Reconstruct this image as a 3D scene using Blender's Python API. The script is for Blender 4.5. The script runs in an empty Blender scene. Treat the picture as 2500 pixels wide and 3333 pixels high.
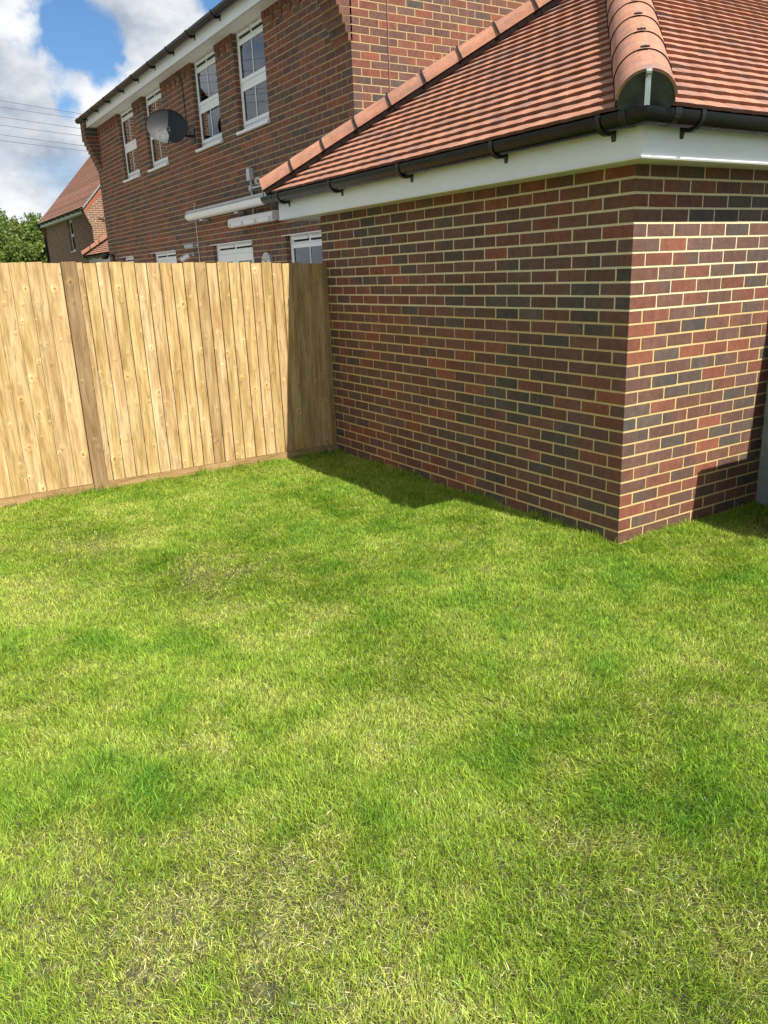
import bpy, math, random
import numpy as np
from mathutils import Vector, Matrix
R_ = math.radians
random.seed(7)
SC = bpy.context.scene

# ------------------------------------------------------------------ camera
cam_d = bpy.data.cameras.new('camera'); cam = bpy.data.objects.new('camera', cam_d)
SC.collection.objects.link(cam); SC.camera = cam
_r = (0.5370119, 0.84268397, -0.03875505); _d = (0.226372, -0.1882106, -0.9556843); _f = (-0.81263395, 0.50444078, -0.29183139)
CAM = Vector((3.02725, -3.50505, 1.60815))
cam.matrix_world = Matrix(((_r[0], -_d[0], -_f[0], CAM[0]), (_r[1], -_d[1], -_f[1], CAM[1]), (_r[2], -_d[2], -_f[2], CAM[2]), (0, 0, 0, 1)))
cam_d.sensor_fit = 'VERTICAL'; cam_d.sensor_height = 36; cam_d.sensor_width = 27
cam_d.lens = 36*2568.55/3333; cam_d.clip_start = 0.05; cam_d.clip_end = 2000

# ------------------------------------------------------------------ sun, sky, exposure
SUN = Vector((1, .130, 1.34)).normalized()
sd = bpy.data.lights.new('sun', 'SUN'); sd.energy = 5.0; sd.angle = R_(.55); sd.color = (1, .955, .88)
so = bpy.data.objects.new('sun', sd); SC.collection.objects.link(so)
so.rotation_euler = SUN.to_track_quat('Z', 'Y').to_euler(); so.location = (20, 5, 30)
SC.view_settings.view_transform = 'Standard'; SC.view_settings.look = 'None'
SC.view_settings.exposure = 0.66
SC.cycles.max_bounces = 5; SC.cycles.diffuse_bounces = 3; SC.cycles.glossy_bounces = 3; SC.cycles.transmission_bounces = 3; SC.cycles.transparent_max_bounces = 6; SC.cycles.sample_clamp_indirect = 6; SC.view_settings.gamma = 1
W = bpy.data.worlds.new('World'); SC.world = W; W.use_nodes = True
wn = W.node_tree.nodes; wl = W.node_tree.links; wn.clear()
def N(nt, typ, **kw):
    n = nt.nodes.new(typ)
    for k, v in kw.items():
        if k[0] == 'i' and k[1:].isdigit(): n.inputs[int(k[1:])].default_value = v
        else: setattr(n, k, v)
    return n
def L(nt, a, b): nt.links.new(a, b)
def world():
    nt = W.node_tree
    out = N(nt, 'ShaderNodeOutputWorld'); bg = N(nt, 'ShaderNodeBackground')
    sky = N(nt, 'ShaderNodeTexSky', sky_type='NISHITA', sun_disc=False)
    sky.sun_elevation = R_(53); sky.sun_rotation = math.atan2(1, .145); sky.air_density = 1.0; sky.dust_density = .4; sky.ozone_density = 2.0
    tc = N(nt, 'ShaderNodeTexCoord')
    nz = N(nt, 'ShaderNodeTexNoise', i2=3.6, i3=9.0, i4=.56)
    mp = N(nt, 'ShaderNodeMapping'); mp.inputs[3].default_value = (1, 1, 1.9); mp.inputs[1].default_value = (.3, .12, .4)
    L(nt, tc.outputs['Generated'], mp.inputs[0]); L(nt, mp.outputs[0], nz.inputs[0])
    val = nz.outputs[0]
    # holes of blue and banks of cloud, each at its own direction in the sky
    wz = N(nt, 'ShaderNodeTexNoise', i2=9.0, i3=5.0, i4=.6); L(nt, tc.outputs['Generated'], wz.inputs[0])
    sub = N(nt, 'ShaderNodeVectorMath', operation='SUBTRACT'); sub.inputs[1].default_value = (.5, .5, .5)
    L(nt, wz.outputs[1], sub.inputs[0])
    scl = N(nt, 'ShaderNodeVectorMath', operation='SCALE'); scl.inputs[3].default_value = .10; L(nt, sub.outputs[0], scl.inputs[0])
    add = N(nt, 'ShaderNodeVectorMath', operation='ADD'); L(nt, tc.outputs['Generated'], add.inputs[0]); L(nt, scl.outputs[0], add.inputs[1])
    for d, rad, w in [((-.9349, .2506, .2512), .045, -.42), ((-.9474, .2069, .246), .036, -.36), ((-.926, .272, .222), .03, -.32), ((-.89, .3655, .2726), .03, -.35),
                      ((-.9589, .2177, .1818), .022, -.28), ((-.957, .1899, .2195), .06, .16), ((-.918, .300, .232), .042, .2),
                      ((-.927, .262, .275), .035, .25), ((-.9769, .1773, .1196), .08, .10), ((-.952, .168, .262), .025, .2), ((-.9696, .1623, .1829), .05, .2), ((-.9402, .246, .215), .02, .15)]:
        ds = N(nt, 'ShaderNodeVectorMath', operation='DISTANCE'); ds.inputs[1].default_value = d; L(nt, add.outputs[0], ds.inputs[0])
        mr = N(nt, 'ShaderNodeMapRange', interpolation_type='SMOOTHSTEP'); mr.inputs[1].default_value = 0; mr.inputs[2].default_value = rad*1.5
        mr.inputs[3].default_value = w; mr.inputs[4].default_value = 0; L(nt, ds.outputs['Value'], mr.inputs[0])
        ad = N(nt, 'ShaderNodeMath', operation='ADD'); L(nt, val, ad.inputs[0]); L(nt, mr.outputs[0], ad.inputs[1]); val = ad.outputs[0]
    m = N(nt, 'ShaderNodeMapRange', interpolation_type='SMOOTHSTEP'); m.inputs[1].default_value = .34; m.inputs[2].default_value = .56; L(nt, val, m.inputs[0])
    n2 = N(nt, 'ShaderNodeTexNoise', i2=7.0, i3=7.0, i4=.58); L(nt, mp.outputs[0], n2.inputs[0])
    cr = N(nt, 'ShaderNodeValToRGB'); L(nt, n2.outputs[0], cr.inputs[0])
    cr.color_ramp.elements[0].position = .36; cr.color_ramp.elements[0].color = (5.2, 6.1, 7.4, 1)
    cr.color_ramp.elements[1].position = .62; cr.color_ramp.elements[1].color = (12.6, 12.8, 13.0, 1)
    hs = N(nt, 'ShaderNodeMix', data_type='RGBA', blend_type='MULTIPLY'); hs.inputs[0].default_value = 1
    hs.inputs[7].default_value = (1.05, 1.42, 1.75, 1)
    L(nt, sky.outputs[0], hs.inputs[6])
    mx = N(nt, 'ShaderNodeMix', data_type='RGBA'); L(nt, m.outputs[0], mx.inputs[0]); L(nt, hs.outputs[2], mx.inputs[6]); L(nt, cr.outputs[0], mx.inputs[7])
    L(nt, mx.outputs[2], bg.inputs[0]); bg.inputs[1].default_value = .050
    L(nt, bg.outputs[0], out.inputs[0])
world()

# ------------------------------------------------------------------ helpers
def new_mat(name):
    m = bpy.data.materials.new(name); m.use_nodes = True
    nt = m.node_tree; b = nt.nodes['Principled BSDF']
    return m, nt, b
def noise(nt, scale, detail=4, rough=.55, vec=None, dim='3D'):
    n = N(nt, 'ShaderNodeTexNoise'); n.noise_dimensions = dim
    n.inputs['Scale'].default_value = scale; n.inputs['Detail'].default_value = detail; n.inputs['Roughness'].default_value = rough
    if vec is not None: L(nt, vec, n.inputs['Vector'])
    return n
def ramp(nt, src, stops, interp='LINEAR'):
    r = N(nt, 'ShaderNodeValToRGB'); r.color_ramp.interpolation = interp
    e = r.color_ramp.elements
    while len(e) < len(stops): e.new(.5)
    for k, (p, c) in enumerate(stops):
        e[k].position = p; e[k].color = (c[0], c[1], c[2], 1) if hasattr(c, '__len__') else (c, c, c, 1)
    L(nt, src, r.inputs[0]); return r
def mul(nt, a, b, f=1, mode='MULTIPLY'):
    m = N(nt, 'ShaderNodeMix', data_type='RGBA', blend_type=mode)
    if hasattr(f, 'type') or hasattr(f, 'links'): L(nt, f, m.inputs[0])
    else: m.inputs[0].default_value = f
    for i, x in ((6, a), (7, b)):
        if hasattr(x, '__len__'): m.inputs[i].default_value = (x[0], x[1], x[2], 1)
        else: L(nt, x, m.inputs[i])
    return m.outputs[2]
def bump(nt, b, h, strength=.3, dist=.01):
    bp = N(nt, 'ShaderNodeBump'); bp.inputs['Strength'].default_value = strength; bp.inputs['Distance'].default_value = dist
    L(nt, h, bp.inputs['Height']); L(nt, bp.outputs[0], b.inputs['Normal'])
def geo_pos(nt): return N(nt, 'ShaderNodeNewGeometry').outputs['Position']
def obj_co(nt): return N(nt, 'ShaderNodeTexCoord').outputs['Object']

def mat_plain(name, col, rough=.5, spec=.5, var=.12, vs=6, bmp=0, metal=0, fine=0):
    m, nt, b = new_mat(name)
    p = obj_co(nt)
    n = noise(nt, vs, 5, .6, p)
    r = ramp(nt, n.outputs[0], [(.25, [c*(1-var) for c in col]), (.75, [min(1, c*(1+var)) for c in col])])
    L(nt, r.outputs[0], b.inputs['Base Color'])
    b.inputs['Roughness'].default_value = rough; b.inputs['Specular IOR Level'].default_value = spec; b.inputs['Metallic'].default_value = metal
    if var > .05: rr = ramp(nt, noise(nt, vs*4, 4, .6, p).outputs[0], [(.3, max(0, rough-.08)), (.7, min(1, rough+.08))]); L(nt, rr.outputs[0], b.inputs['Roughness'])
    if bmp: bump(nt, b, noise(nt, fine or 120, 4, .6, p).outputs[0], bmp, .002)
    return m
def mat_vcol(name, rough=.8, spec=.3, spk=.16, fine=160, bmp=.35, big=9, bigamt=.12):
    m, nt, b = new_mat(name)
    a = N(nt, 'ShaderNodeVertexColor', layer_name='Col')
    p = geo_pos(nt)
    f = noise(nt, fine, 3, .7, p)
    r = ramp(nt, f.outputs[0], [(.32, 1-spk*1.3), (.68, 1+spk)])
    g = noise(nt, big, 5, .6, p); r2 = ramp(nt, g.outputs[0], [(.3, 1-bigamt), (.7, 1+bigamt)])
    c = mul(nt, a.outputs[0], r.outputs[0]); c = mul(nt, c, r2.outputs[0])
    ms = N(nt, 'ShaderNodeMapping'); ms.inputs[3].default_value = (7, 7, .9); L(nt, p, ms.inputs[0])
    r3 = ramp(nt, noise(nt, 1, 4, .6, ms.outputs[0]).outputs[0], [(.3, .88), (.55, 1.0), (.75, 1.12)]); c = mul(nt, c, r3.outputs[0])
    ef = ramp(nt, noise(nt, 4, 6, .7, ms.outputs[0]).outputs[0], [(.66, 0), (.80, .16)]); c = mul(nt, c, (.5, .47, .42), ef.outputs[0], 'MIX')
    L(nt, c, b.inputs['Base Color']); b.inputs['Roughness'].default_value = rough; b.inputs['Specular IOR Level'].default_value = spec
    bump(nt, b, f.outputs[0], bmp, .003)
    return m
M = {}
M['brick'] = mat_vcol('brick_face', .85, .25, .24, 150, .6, 24, .20)
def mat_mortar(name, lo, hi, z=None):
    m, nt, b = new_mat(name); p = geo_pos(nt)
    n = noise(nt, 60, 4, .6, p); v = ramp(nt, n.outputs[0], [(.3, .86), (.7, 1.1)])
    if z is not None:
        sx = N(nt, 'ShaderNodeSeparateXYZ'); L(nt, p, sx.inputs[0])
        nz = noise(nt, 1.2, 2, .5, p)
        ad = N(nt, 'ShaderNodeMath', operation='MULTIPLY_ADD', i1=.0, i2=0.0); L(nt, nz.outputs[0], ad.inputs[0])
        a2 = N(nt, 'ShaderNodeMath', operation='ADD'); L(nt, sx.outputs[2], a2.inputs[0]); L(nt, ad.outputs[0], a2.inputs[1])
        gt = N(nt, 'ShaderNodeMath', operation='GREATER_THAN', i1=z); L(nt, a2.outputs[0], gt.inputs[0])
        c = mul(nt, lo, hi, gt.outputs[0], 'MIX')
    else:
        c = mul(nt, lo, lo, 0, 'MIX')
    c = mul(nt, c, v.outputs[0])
    L(nt, c, b.inputs['Base Color']); b.inputs['Roughness'].default_value = .95; b.inputs['Specular IOR Level'].default_value = .15
    bump(nt, b, noise(nt, 220, 3, .7, p).outputs[0], .5, .003)
    return m
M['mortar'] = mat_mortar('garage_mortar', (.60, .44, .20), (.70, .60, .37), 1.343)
M['mortar_house'] = mat_mortar('house_mortar', (.46, .335, .175), (.46, .335, .175))
M['tile'] = mat_vcol('clay_tile', .75, .3, .08, 90, .3, 22, .12)
def _smudge():
    nt = M['tile'].node_tree; b = nt.nodes['Principled BSDF']; src = b.inputs['Base Color'].links[0].from_socket
    mp = N(nt, 'ShaderNodeMapping'); mp.inputs[3].default_value = (1, 1, 1.6); L(nt, geo_pos(nt), mp.inputs[0])
    n = noise(nt, 5.5, 5, .6, mp.outputs[0]); r = ramp(nt, n.outputs[0], [(.52, 0), (.70, .62)])
    L(nt, mul(nt, src, (.17, .135, .125), r.outputs[0], 'MIX'), b.inputs['Base Color'])
_smudge()
M['upvc'] = mat_plain('white_upvc', (.78, .79, .78), .35, .5, .04, 3)
M['upvc_old'] = mat_plain('soffit_board', (.68, .70, .66), .45, .4, .07, 2)
M['gutter'] = mat_plain('black_gutter', (.006, .006, .0065), .3, .26, .2, 5)
M['black'] = mat_plain('black_plastic', (.012, .012, .012), .45, .4, .2, 9)
M['lead'] = mat_plain('dark_mortar', (.055, .06, .06), .4, .5, .45, 18, .5)
M['steel'] = mat_plain('galvanised_steel', (.42, .46, .43), .38, .5, .15, 25, metal=.75)
M['whitepaint'] = mat_plain('white_powdercoat', (.8, .8, .79), .3, .5, .03, 4)
M['heatcream'] = mat_plain('heater_shell', (.66, .62, .58), .4, .5, .04, 4)
M['greyplastic'] = mat_plain('grey_plastic', (.50, .51, .51), .5, .4, .06, 6)
M['concrete'] = mat_plain('concrete', (.24, .26, .25), .9, .2, .22, 14, .6, fine=90)
M['yellow'] = mat_plain('yellow_tag', (.85, .72, .0), .5, .4, .02)
M['copper'] = mat_plain('pink_cable', (.36, .18, .15), .6, .3, .1)
M['wire'] = mat_plain('power_wire', (.06, .06, .07), .5, .4, .1)
M['curtain'] = mat_plain('white_curtain', (.72, .73, .74), .9, .1, .05, 2)
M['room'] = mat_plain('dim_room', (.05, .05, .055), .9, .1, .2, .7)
M['dish'] = mat_plain('dark_mesh_dish', (.02, .022, .025), .55, .4, .15, 8, .3)
M['lens'] = mat_plain('camera_lens', (.01, .01, .012), .1, .8, .1)
M['clockface'] = mat_plain('cream_clock_face', (.62, .60, .50), .4, .4, .05, 12)
M['binplastic'] = mat_plain('dark_green_plastic', (.02, .06, .03), .5, .4, .1, 7)
M['rubber'] = mat_plain('rubber', (.02, .02, .02), .8, .2, .1)
M['underlay'] = mat_plain('roof_underlay', (.02, .012, .01), .95, .1, .2)
def mat_glass():
    m, nt, b = new_mat('window_glass'); nt.nodes.remove(b)
    o = nt.nodes['Material Output']
    g = N(nt, 'ShaderNodeBsdfGlossy'); g.inputs['Roughness'].default_value = .0; g.inputs[0].default_value = (.9, .95, 1, 1)
    t = N(nt, 'ShaderNodeBsdfTransparent'); t.inputs[0].default_value = (.72, .76, .76, 1)
    fr = N(nt, 'ShaderNodeFresnel'); fr.inputs[0].default_value = 1.9
    mx = N(nt, 'ShaderNodeMixShader'); L(nt, fr.outputs[0], mx.inputs[0]); L(nt, t.outputs[0], mx.inputs[1]); L(nt, g.outputs[0], mx.inputs[2])
    L(nt, mx.outputs[0], o.inputs[0]); return m
M['glass'] = mat_glass()
def mat_wood(name, base, dark, amount=1.0, knots=True):
    m, nt, b = new_mat(name)
    uv = N(nt, 'ShaderNodeUVMap', uv_map='UV').outputs[0]
    a = N(nt, 'ShaderNodeVertexColor', layer_name='Col')
    # knots
    mk = N(nt, 'ShaderNodeMapping'); mk.inputs[3].default_value = (9.5, 3.1, 1); L(nt, uv, mk.inputs[0])
    vo = N(nt, 'ShaderNodeTexVoronoi', voronoi_dimensions='2D'); vo.inputs['Scale'].default_value = 1; L(nt, mk.outputs[0], vo.inputs['Vector'])
    # true distance in metres from the knot centre
    vp = N(nt, 'ShaderNodeVectorMath', operation='SUBTRACT'); L(nt, mk.outputs[0], vp.inputs[0]); L(nt, vo.outputs['Position'], vp.inputs[1])
    vs = N(nt, 'ShaderNodeVectorMath', operation='MULTIPLY'); vs.inputs[1].default_value = (1/9.5, .8/3.1, 0); L(nt, vp.outputs[0], vs.inputs[0])
    ln = N(nt, 'ShaderNodeVectorMath', operation='LENGTH'); L(nt, vs.outputs[0], ln.inputs[0])
    sq = N(nt, 'ShaderNodeSeparateXYZ'); L(nt, vo.outputs['Color'], sq.inputs[0])
    kf = N(nt, 'ShaderNodeMath', operation='MULTIPLY_ADD', i1=2.6, i2=1.1); L(nt, sq.outputs[1], kf.inputs[0])
    wob = noise(nt, 60, 2, .5, uv, '2D'); wb = N(nt, 'ShaderNodeMath', operation='MULTIPLY_ADD', i1=.012, i2=-.006); L(nt, wob.outputs[0], wb.inputs[0])
    lk = N(nt, 'ShaderNodeMath', operation='ADD'); L(nt, ln.outputs['Value'], lk.inputs[0]); L(nt, wb.outputs[0], lk.inputs[1])
    km = N(nt, 'ShaderNodeMath', operation='MULTIPLY'); L(nt, lk.outputs[0], km.inputs[0]); L(nt, kf.outputs[0], km.inputs[1])
    kd = km.outputs[0]
    kb = N(nt, 'ShaderNodeMapRange', interpolation_type='SMOOTHERSTEP'); kb.inputs[1].default_value = .0; kb.inputs[2].default_value = .07; kb.inputs[3].default_value = 1; kb.inputs[4].default_value = 0; L(nt, kd, kb.inputs[0])
    # grain: contour lines of a stretched noise, pushed aside by the knots
    mg = N(nt, 'ShaderNodeMapping'); mg.inputs[3].default_value = (10, .42, 1); L(nt, uv, mg.inputs[0])
    n1 = noise(nt, 1, 3, .5, mg.outputs[0], '2D')
    ad = N(nt, 'ShaderNodeMath', operation='MULTIPLY_ADD', i1=.16); L(nt, kb.outputs[0], ad.inputs[0]); L(nt, n1.outputs[0], ad.inputs[2])
    ms = N(nt, 'ShaderNodeMath', operation='MULTIPLY', i1=75.0); L(nt, ad.outputs[0], ms.inputs[0])
    sn = N(nt, 'ShaderNodeMath', operation='SINE'); L(nt, ms.outputs[0], sn.inputs[0])
    g1 = ramp(nt, sn.outputs[0], [(0, 1.0), (.55, 1.0), (1, 1-.26*amount)])
    mf = N(nt, 'ShaderNodeMapping'); mf.inputs[3].default_value = (420, 9, 1); L(nt, uv, mf.inputs[0])
    n2 = noise(nt, 1, 3, .6, mf.outputs[0], '2D'); g2 = ramp(nt, n2.outputs[0], [(.3, 1-.13*amount), (.7, 1.06)])
    mb = N(nt, 'ShaderNodeMapping'); mb.inputs[3].default_value = (14, 1.6, 1); L(nt, uv, mb.inputs[0])
    n3 = noise(nt, 1, 4, .6, mb.outputs[0], '2D')
    c = mul(nt, dark, base, ramp(nt, n3.outputs[0], [(.33, 0), (.62, 1)]).outputs[0], 'MIX')
    mh = N(nt, 'ShaderNodeMapping'); mh.inputs[3].default_value = (26, 2.6, 1); mh.inputs[1].default_value = (3.3, 7.1, 0); L(nt, uv, mh.inputs[0])
    n4 = noise(nt, 1, 4, .65, mh.outputs[0], '2D')
    c = mul(nt, c, ramp(nt, n4.outputs[0], [(.34, (.80, .74, .66)), (.5, (1, 1, 1)), (.66, (1.14, 1.17, 1.22))]).outputs[0])
    c = mul(nt, c, g1.outputs[0]); c = mul(nt, c, g2.outputs[0])
    if knots:
        k1 = ramp(nt, kd, [(0, (.50, .34, .20)), (.007, (.74, .54, .34)), (.0105, (.40, .26, .14)), (.016, (1, 1, 1))])
        kl = ramp(nt, kd, [(.013, (1.38, 1.40, 1.42)), (.045, (1, 1, 1))])  # pale halo: highlight on the shiny knot bulges, painted into the colour
        wn_ = N(nt, 'ShaderNodeMath', operation='GREATER_THAN', i1=.35)
        sx = N(nt, 'ShaderNodeSeparateXYZ'); L(nt, vo.outputs['Color'], sx.inputs[0]); L(nt, sx.outputs[0], wn_.inputs[0])
        c = mul(nt, c, kl.outputs[0], wn_.outputs[0]); c = mul(nt, c, k1.outputs[0], wn_.outputs[0])
    c = mul(nt, c, a.outputs[0])
    L(nt, c, b.inputs['Base Color']); b.inputs['Roughness'].default_value = .62; b.inputs['Specular IOR Level'].default_value = .35
    hs = N(nt, 'ShaderNodeMath', operation='MULTIPLY_ADD', i1=1.7); L(nt, kb.outputs[0], hs.inputs[0]); L(nt, n2.outputs[0], hs.inputs[2])
    bump(nt, b, hs.outputs[0], .4, .005)
    return m
M['pine'] = mat_wood('fence_pine', (.62, .435, .205), (.47, .295, .115), 1.0)
M['postwood'] = mat_wood('fence_post_wood', (.335, .215, .105), (.27, .165, .075), .9)
M['gravelwood'] = mat_wood('gravel_board_wood', (.46, .29, .135), (.36, .21, .09), 1.2)
def mat_uvbrick():
    m, nt, b = new_mat('distant_brick')
    uv = N(nt, 'ShaderNodeUVMap', uv_map='UV').outputs[0]
    br = N(nt, 'ShaderNodeTexBrick'); L(nt, uv, br.inputs['Vector'])
    br.inputs['Scale'].default_value = 1; br.inputs['Brick Width'].default_value = .225; br.inputs['Row Height'].default_value = .075
    br.inputs['Mortar Size'].default_value = .0055; br.inputs['Mortar Smooth'].default_value = .05; br.inputs['Bias'].default_value = 0
    br.inputs['Color1'].default_value = (.17, .10, .08, 1); br.inputs['Color2'].default_value = (.24, .095, .055, 1); br.inputs['Mortar'].default_value = (.58, .44, .24, 1)
    n = noise(nt, 5, 4, .6, geo_pos(nt)); r = ramp(nt, n.outputs[0], [(.3, .8), (.7, 1.15)])
    L(nt, mul(nt, br.outputs[0], r.outputs[0]), b.inputs['Base Color']); b.inputs['Roughness'].default_value = .9
    bump(nt, b, br.outputs['Fac'], -.4, .006) if False else None
    return m
M['uvbrick'] = mat_uvbrick()

class MB:
    def __init__(s): s.v = []; s.f = []; s.c = []; s.uv = []
    def face(s, pts, col=None, uv=None):
        i = len(s.v); s.v += [tuple(p) for p in pts]; s.f.append(tuple(range(i, i+len(pts))))
        if col is None: col = (.5, .5, .5)
        if hasattr(col[0], '__len__'): s.c += [tuple(c) for c in col]
        else: s.c += [tuple(col)]*len(pts)
        s.uv += list(uv) if uv else [(p[0], p[2]) for p in pts]
    def box(s, a, b, col=None):
        x0, y0, z0 = a; x1, y1, z1 = b
        P = [Vector(q) for q in ((x0,y0,z0),(x1,y0,z0),(x1,y1,z0),(x0,y1,z0),(x0,y0,z1),(x1,y0,z1),(x1,y1,z1),(x0,y1,z1))]
        for q in ((0,3,2,1),(4,5,6,7),(0,1,5,4),(1,2,6,5),(2,3,7,6),(3,0,4,7)): s.face([P[k] for k in q], col)
    def obox(s, O, A, B, Cc, col=None):     # origin corner and three edge vectors
        O = Vector(O); A = Vector(A); B = Vector(B); Cc = Vector(Cc)
        P = [O, O+A, O+A+B, O+B, O+Cc, O+A+Cc, O+A+B+Cc, O+B+Cc]
        for q in ((0,3,2,1),(4,5,6,7),(0,1,5,4),(1,2,6,5),(2,3,7,6),(3,0,4,7)): s.face([P[k] for k in q], col)
    def tube(s, pts, r, n=8, col=None, caps=True):
        pts = [Vector(p) for p in pts]; rings = []
        rr = r if hasattr(r, '__len__') else [r]*len(pts)
        up = None
        for i, p in enumerate(pts):
            d = (pts[min(i+1, len(pts)-1)]-pts[max(i-1, 0)]).normalized()
            if up is None: up = d.orthogonal().normalized()
            a = (up - d*up.dot(d)).normalized(); up = a; b = d.cross(a)
            rings.append([p+(a*math.cos(2*math.pi*k/n)+b*math.sin(2*math.pi*k/n))*rr[i] for k in range(n)])
        for i in range(len(rings)-1):
            for k in range(n): s.face([rings[i][k], rings[i][(k+1)%n], rings[i+1][(k+1)%n], rings[i+1][k]], col)
        if caps: s.face(rings[0][::-1], col); s.face(rings[-1], col)
    def extrude(s, prof, O, U, V, D, ln, col=None, caps=True):   # closed profile (u, v) swept along D
        O = Vector(O); U = Vector(U); V = Vector(V); D = Vector(D).normalized()*ln
        a = [O+U*p[0]+V*p[1] for p in prof]; b = [q+D for q in a]; n = len(prof)
        for k in range(n): s.face([a[k], a[(k+1)%n], b[(k+1)%n], b[k]], col)
        if caps: s.face(a[::-1], col); s.face(b, col)
    def build(s, name, mat, parent=None, smooth=False, loc=None, merge=False):
        me = bpy.data.meshes.new(name); me.from_pydata(s.v, [], s.f); me.materials.append(mat)
        ca = me.color_attributes.new('Col', 'FLOAT_COLOR', 'CORNER')
        arr = np.ones((len(s.c), 4), np.float32); arr[:, :3] = np.array(s.c, np.float32).reshape(-1, 3); ca.data.foreach_set('color', arr.ravel())
        ul = me.uv_layers.new(name='UV'); ul.data.foreach_set('uv', np.array(s.uv, np.float32).ravel())
        if merge or smooth:
            import bmesh
            bm = bmesh.new(); bm.from_mesh(me); bmesh.ops.remove_doubles(bm, verts=bm.verts, dist=1e-5)
            bmesh.ops.recalc_face_normals(bm, faces=bm.faces); bm.to_mesh(me); bm.free()
        o = bpy.data.objects.new(name, me); SC.collection.objects.link(o)
        if smooth:
            me.shade_smooth()
            try: me.set_sharp_from_angle(angle=R_(35))
            except Exception: pass
        if parent is not None:
            o.parent = parent; o.matrix_parent_inverse = parent_world(parent).inverted()
        return o
def parent_world(o):
    return (parent_world(o.parent) @ o.matrix_parent_inverse @ o.matrix_basis) if o.parent else o.matrix_basis.copy()
def tag(o, label=None, cat=None, group=None, kind=None):
    if label: o['label'] = label
    if cat: o['category'] = cat
    if group: o['group'] = group
    if kind: o['kind'] = kind
    return o
def empty(name, loc, label, cat, group=None):
    o = bpy.data.objects.new(name, None); SC.collection.objects.link(o); o.location = loc; o.empty_display_size = .2
    return tag(o, label, cat, group)
def copy_tree(o, parent=None):
    c = o.copy(); SC.collection.objects.link(c)
    if parent is not None: c.parent = parent
    for ch in list(o.children): copy_tree(ch, c)
    return c

# value noise for python-side choices
_rs = np.random.RandomState(11); _tab = _rs.rand(256, 256)
def vnoise(x, y, s=1.0):
    x = np.asarray(x, float)*s; y = np.asarray(y, float)*s
    xi = np.floor(x).astype(int); yi = np.floor(y).astype(int); fx = x-xi; fy = y-yi
    fx = fx*fx*(3-2*fx); fy = fy*fy*(3-2*fy)
    t = lambda a, b: _tab[a % 256, b % 256]
    return (t(xi, yi)*(1-fx)*(1-fy)+t(xi+1, yi)*fx*(1-fy)+t(xi, yi+1)*(1-fx)*fy+t(xi+1, yi+1)*fx*fy)
def fbm(x, y, s=1.0, o=4):
    r = 0; a = .5; t = 0
    for k in range(o): r = r+a*vnoise(np.asarray(x)+17.3*k, np.asarray(y)-9.1*k, s*2**k); t += a; a *= .5
    return r/t

# ------------------------------------------------------------------ brickwork
GREY = ((.105, .080, .066), (.090, .074, .064), (.118, .086, .068))
PURP = ((.162, .082, .060), (.144, .076, .058), (.178, .084, .058), (.150, .083, .064))
RED = ((.215, .082, .052), (.20, .078, .051), (.25, .088, .052))
def brick_col(rnd, s, z, off=0.0):
    cl = float(vnoise(s*1.1+off, z*2.6+off*3))
    v = rnd.random()+ (cl-.5)*.9
    base = rnd.choice(GREY if v < .13 else PURP if v < .72 else RED)
    k = .88+.24*rnd.random(); a = tuple(c*k for c in base); b = a
    if rnd.random() < .42:
        o = rnd.choice(rnd.choice((GREY, RED, PURP))); mxx = rnd.uniform(.35, 1); b = tuple((c*mxx+q*(1-mxx))*k for c, q in zip(o, base))
        if rnd.random() < .5: a, b = b, a
    return a, b
def brickwork(mb, mm, O, U, Nn, L_, z0, c0, c1, first_full, opens=(), rnd=None, rec=.002, off=0.0, special=None, startf=None, endf=None):
    """stretcher bond bricks on the plane through O along U, outward normal Nn; first_full(c) tells whether the course starts with a whole brick"""
    rnd = rnd or random.Random(3); O = Vector(O); U = Vector(U); Nn = Vector(Nn); Z = Vector((0, 0, 1))
    for c in range(c0, c1):
        za = z0+c*.075; zb = za+.075; zc = (za+zb)/2
        s_lo = startf(c) if startf else 0.0; s_hi = endf(c) if endf else L_
        iv = [(s_lo, s_hi)]
        for (a, b, p, q) in opens:
            if p < zc < q:
                nv = []
                for (x, y) in iv:
                    if b <= x or a >= y: nv.append((x, y))
                    else:
                        if a > x: nv.append((x, a))
                        if b < y: nv.append((b, y))
                iv = nv
        for (x, y) in iv:
            if y-x < .004: continue
            P = O+Nn*(-rec)
            mm.face([P+U*x+Z*za, P+U*y+Z*za, P+U*y+Z*zb, P+U*x+Z*zb])
            j = (0.22 if first_full(c) else .1075)-.225
            while j < y:
                a = max(x, j+.0058) if j+.0058 > x+.02 else x; b = min(y, j+.2192)
                if j+.2192 > y-.02: b = y
                if a < s_lo+1e-6: a = s_lo
                if b-a > .012 and not (j+.225 < x+.012):
                    jt = lambda: rnd.uniform(-.002, .002)
                    A = a+(0 if a == x else jt()); B = b-(0 if b == y else jt()); lo = za+.0062+jt()*.6; hi = zb-.0062+jt()*.6
                    ca, cb = special(c, (A+B)/2, rnd) if special and special(c, (A+B)/2, rnd) else brick_col(rnd, (A+B)/2, zc, off)
                    f = Nn*(rnd.uniform(-.0006, .0006)) if not (a == x or b == y) else Vector((0, 0, 0))
                    p = [O+f+U*A+Z*lo, O+f+U*B+Z*lo, O+f+U*B+Z*hi, O+f+U*A+Z*hi]; q = [w-Nn*(rec+.002) for w in p]
                    mb.face(p, [ca, cb, cb, ca])
                    for k, cc in ((0, ca), (1, cb), (2, cb), (3, ca)):
                      if (k == 1 and b >= y-1e-6) or (k == 3 and a <= x+1e-6): continue
                      mb.face([q[k], q[(k+1) % 4], p[(k+1) % 4], p[k]], cc)
                j += .225
            # nothing else
X = Vector((1, 0, 0)); Y = Vector((0, 1, 0)); Z = Vector((0, 0, 1))

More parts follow.
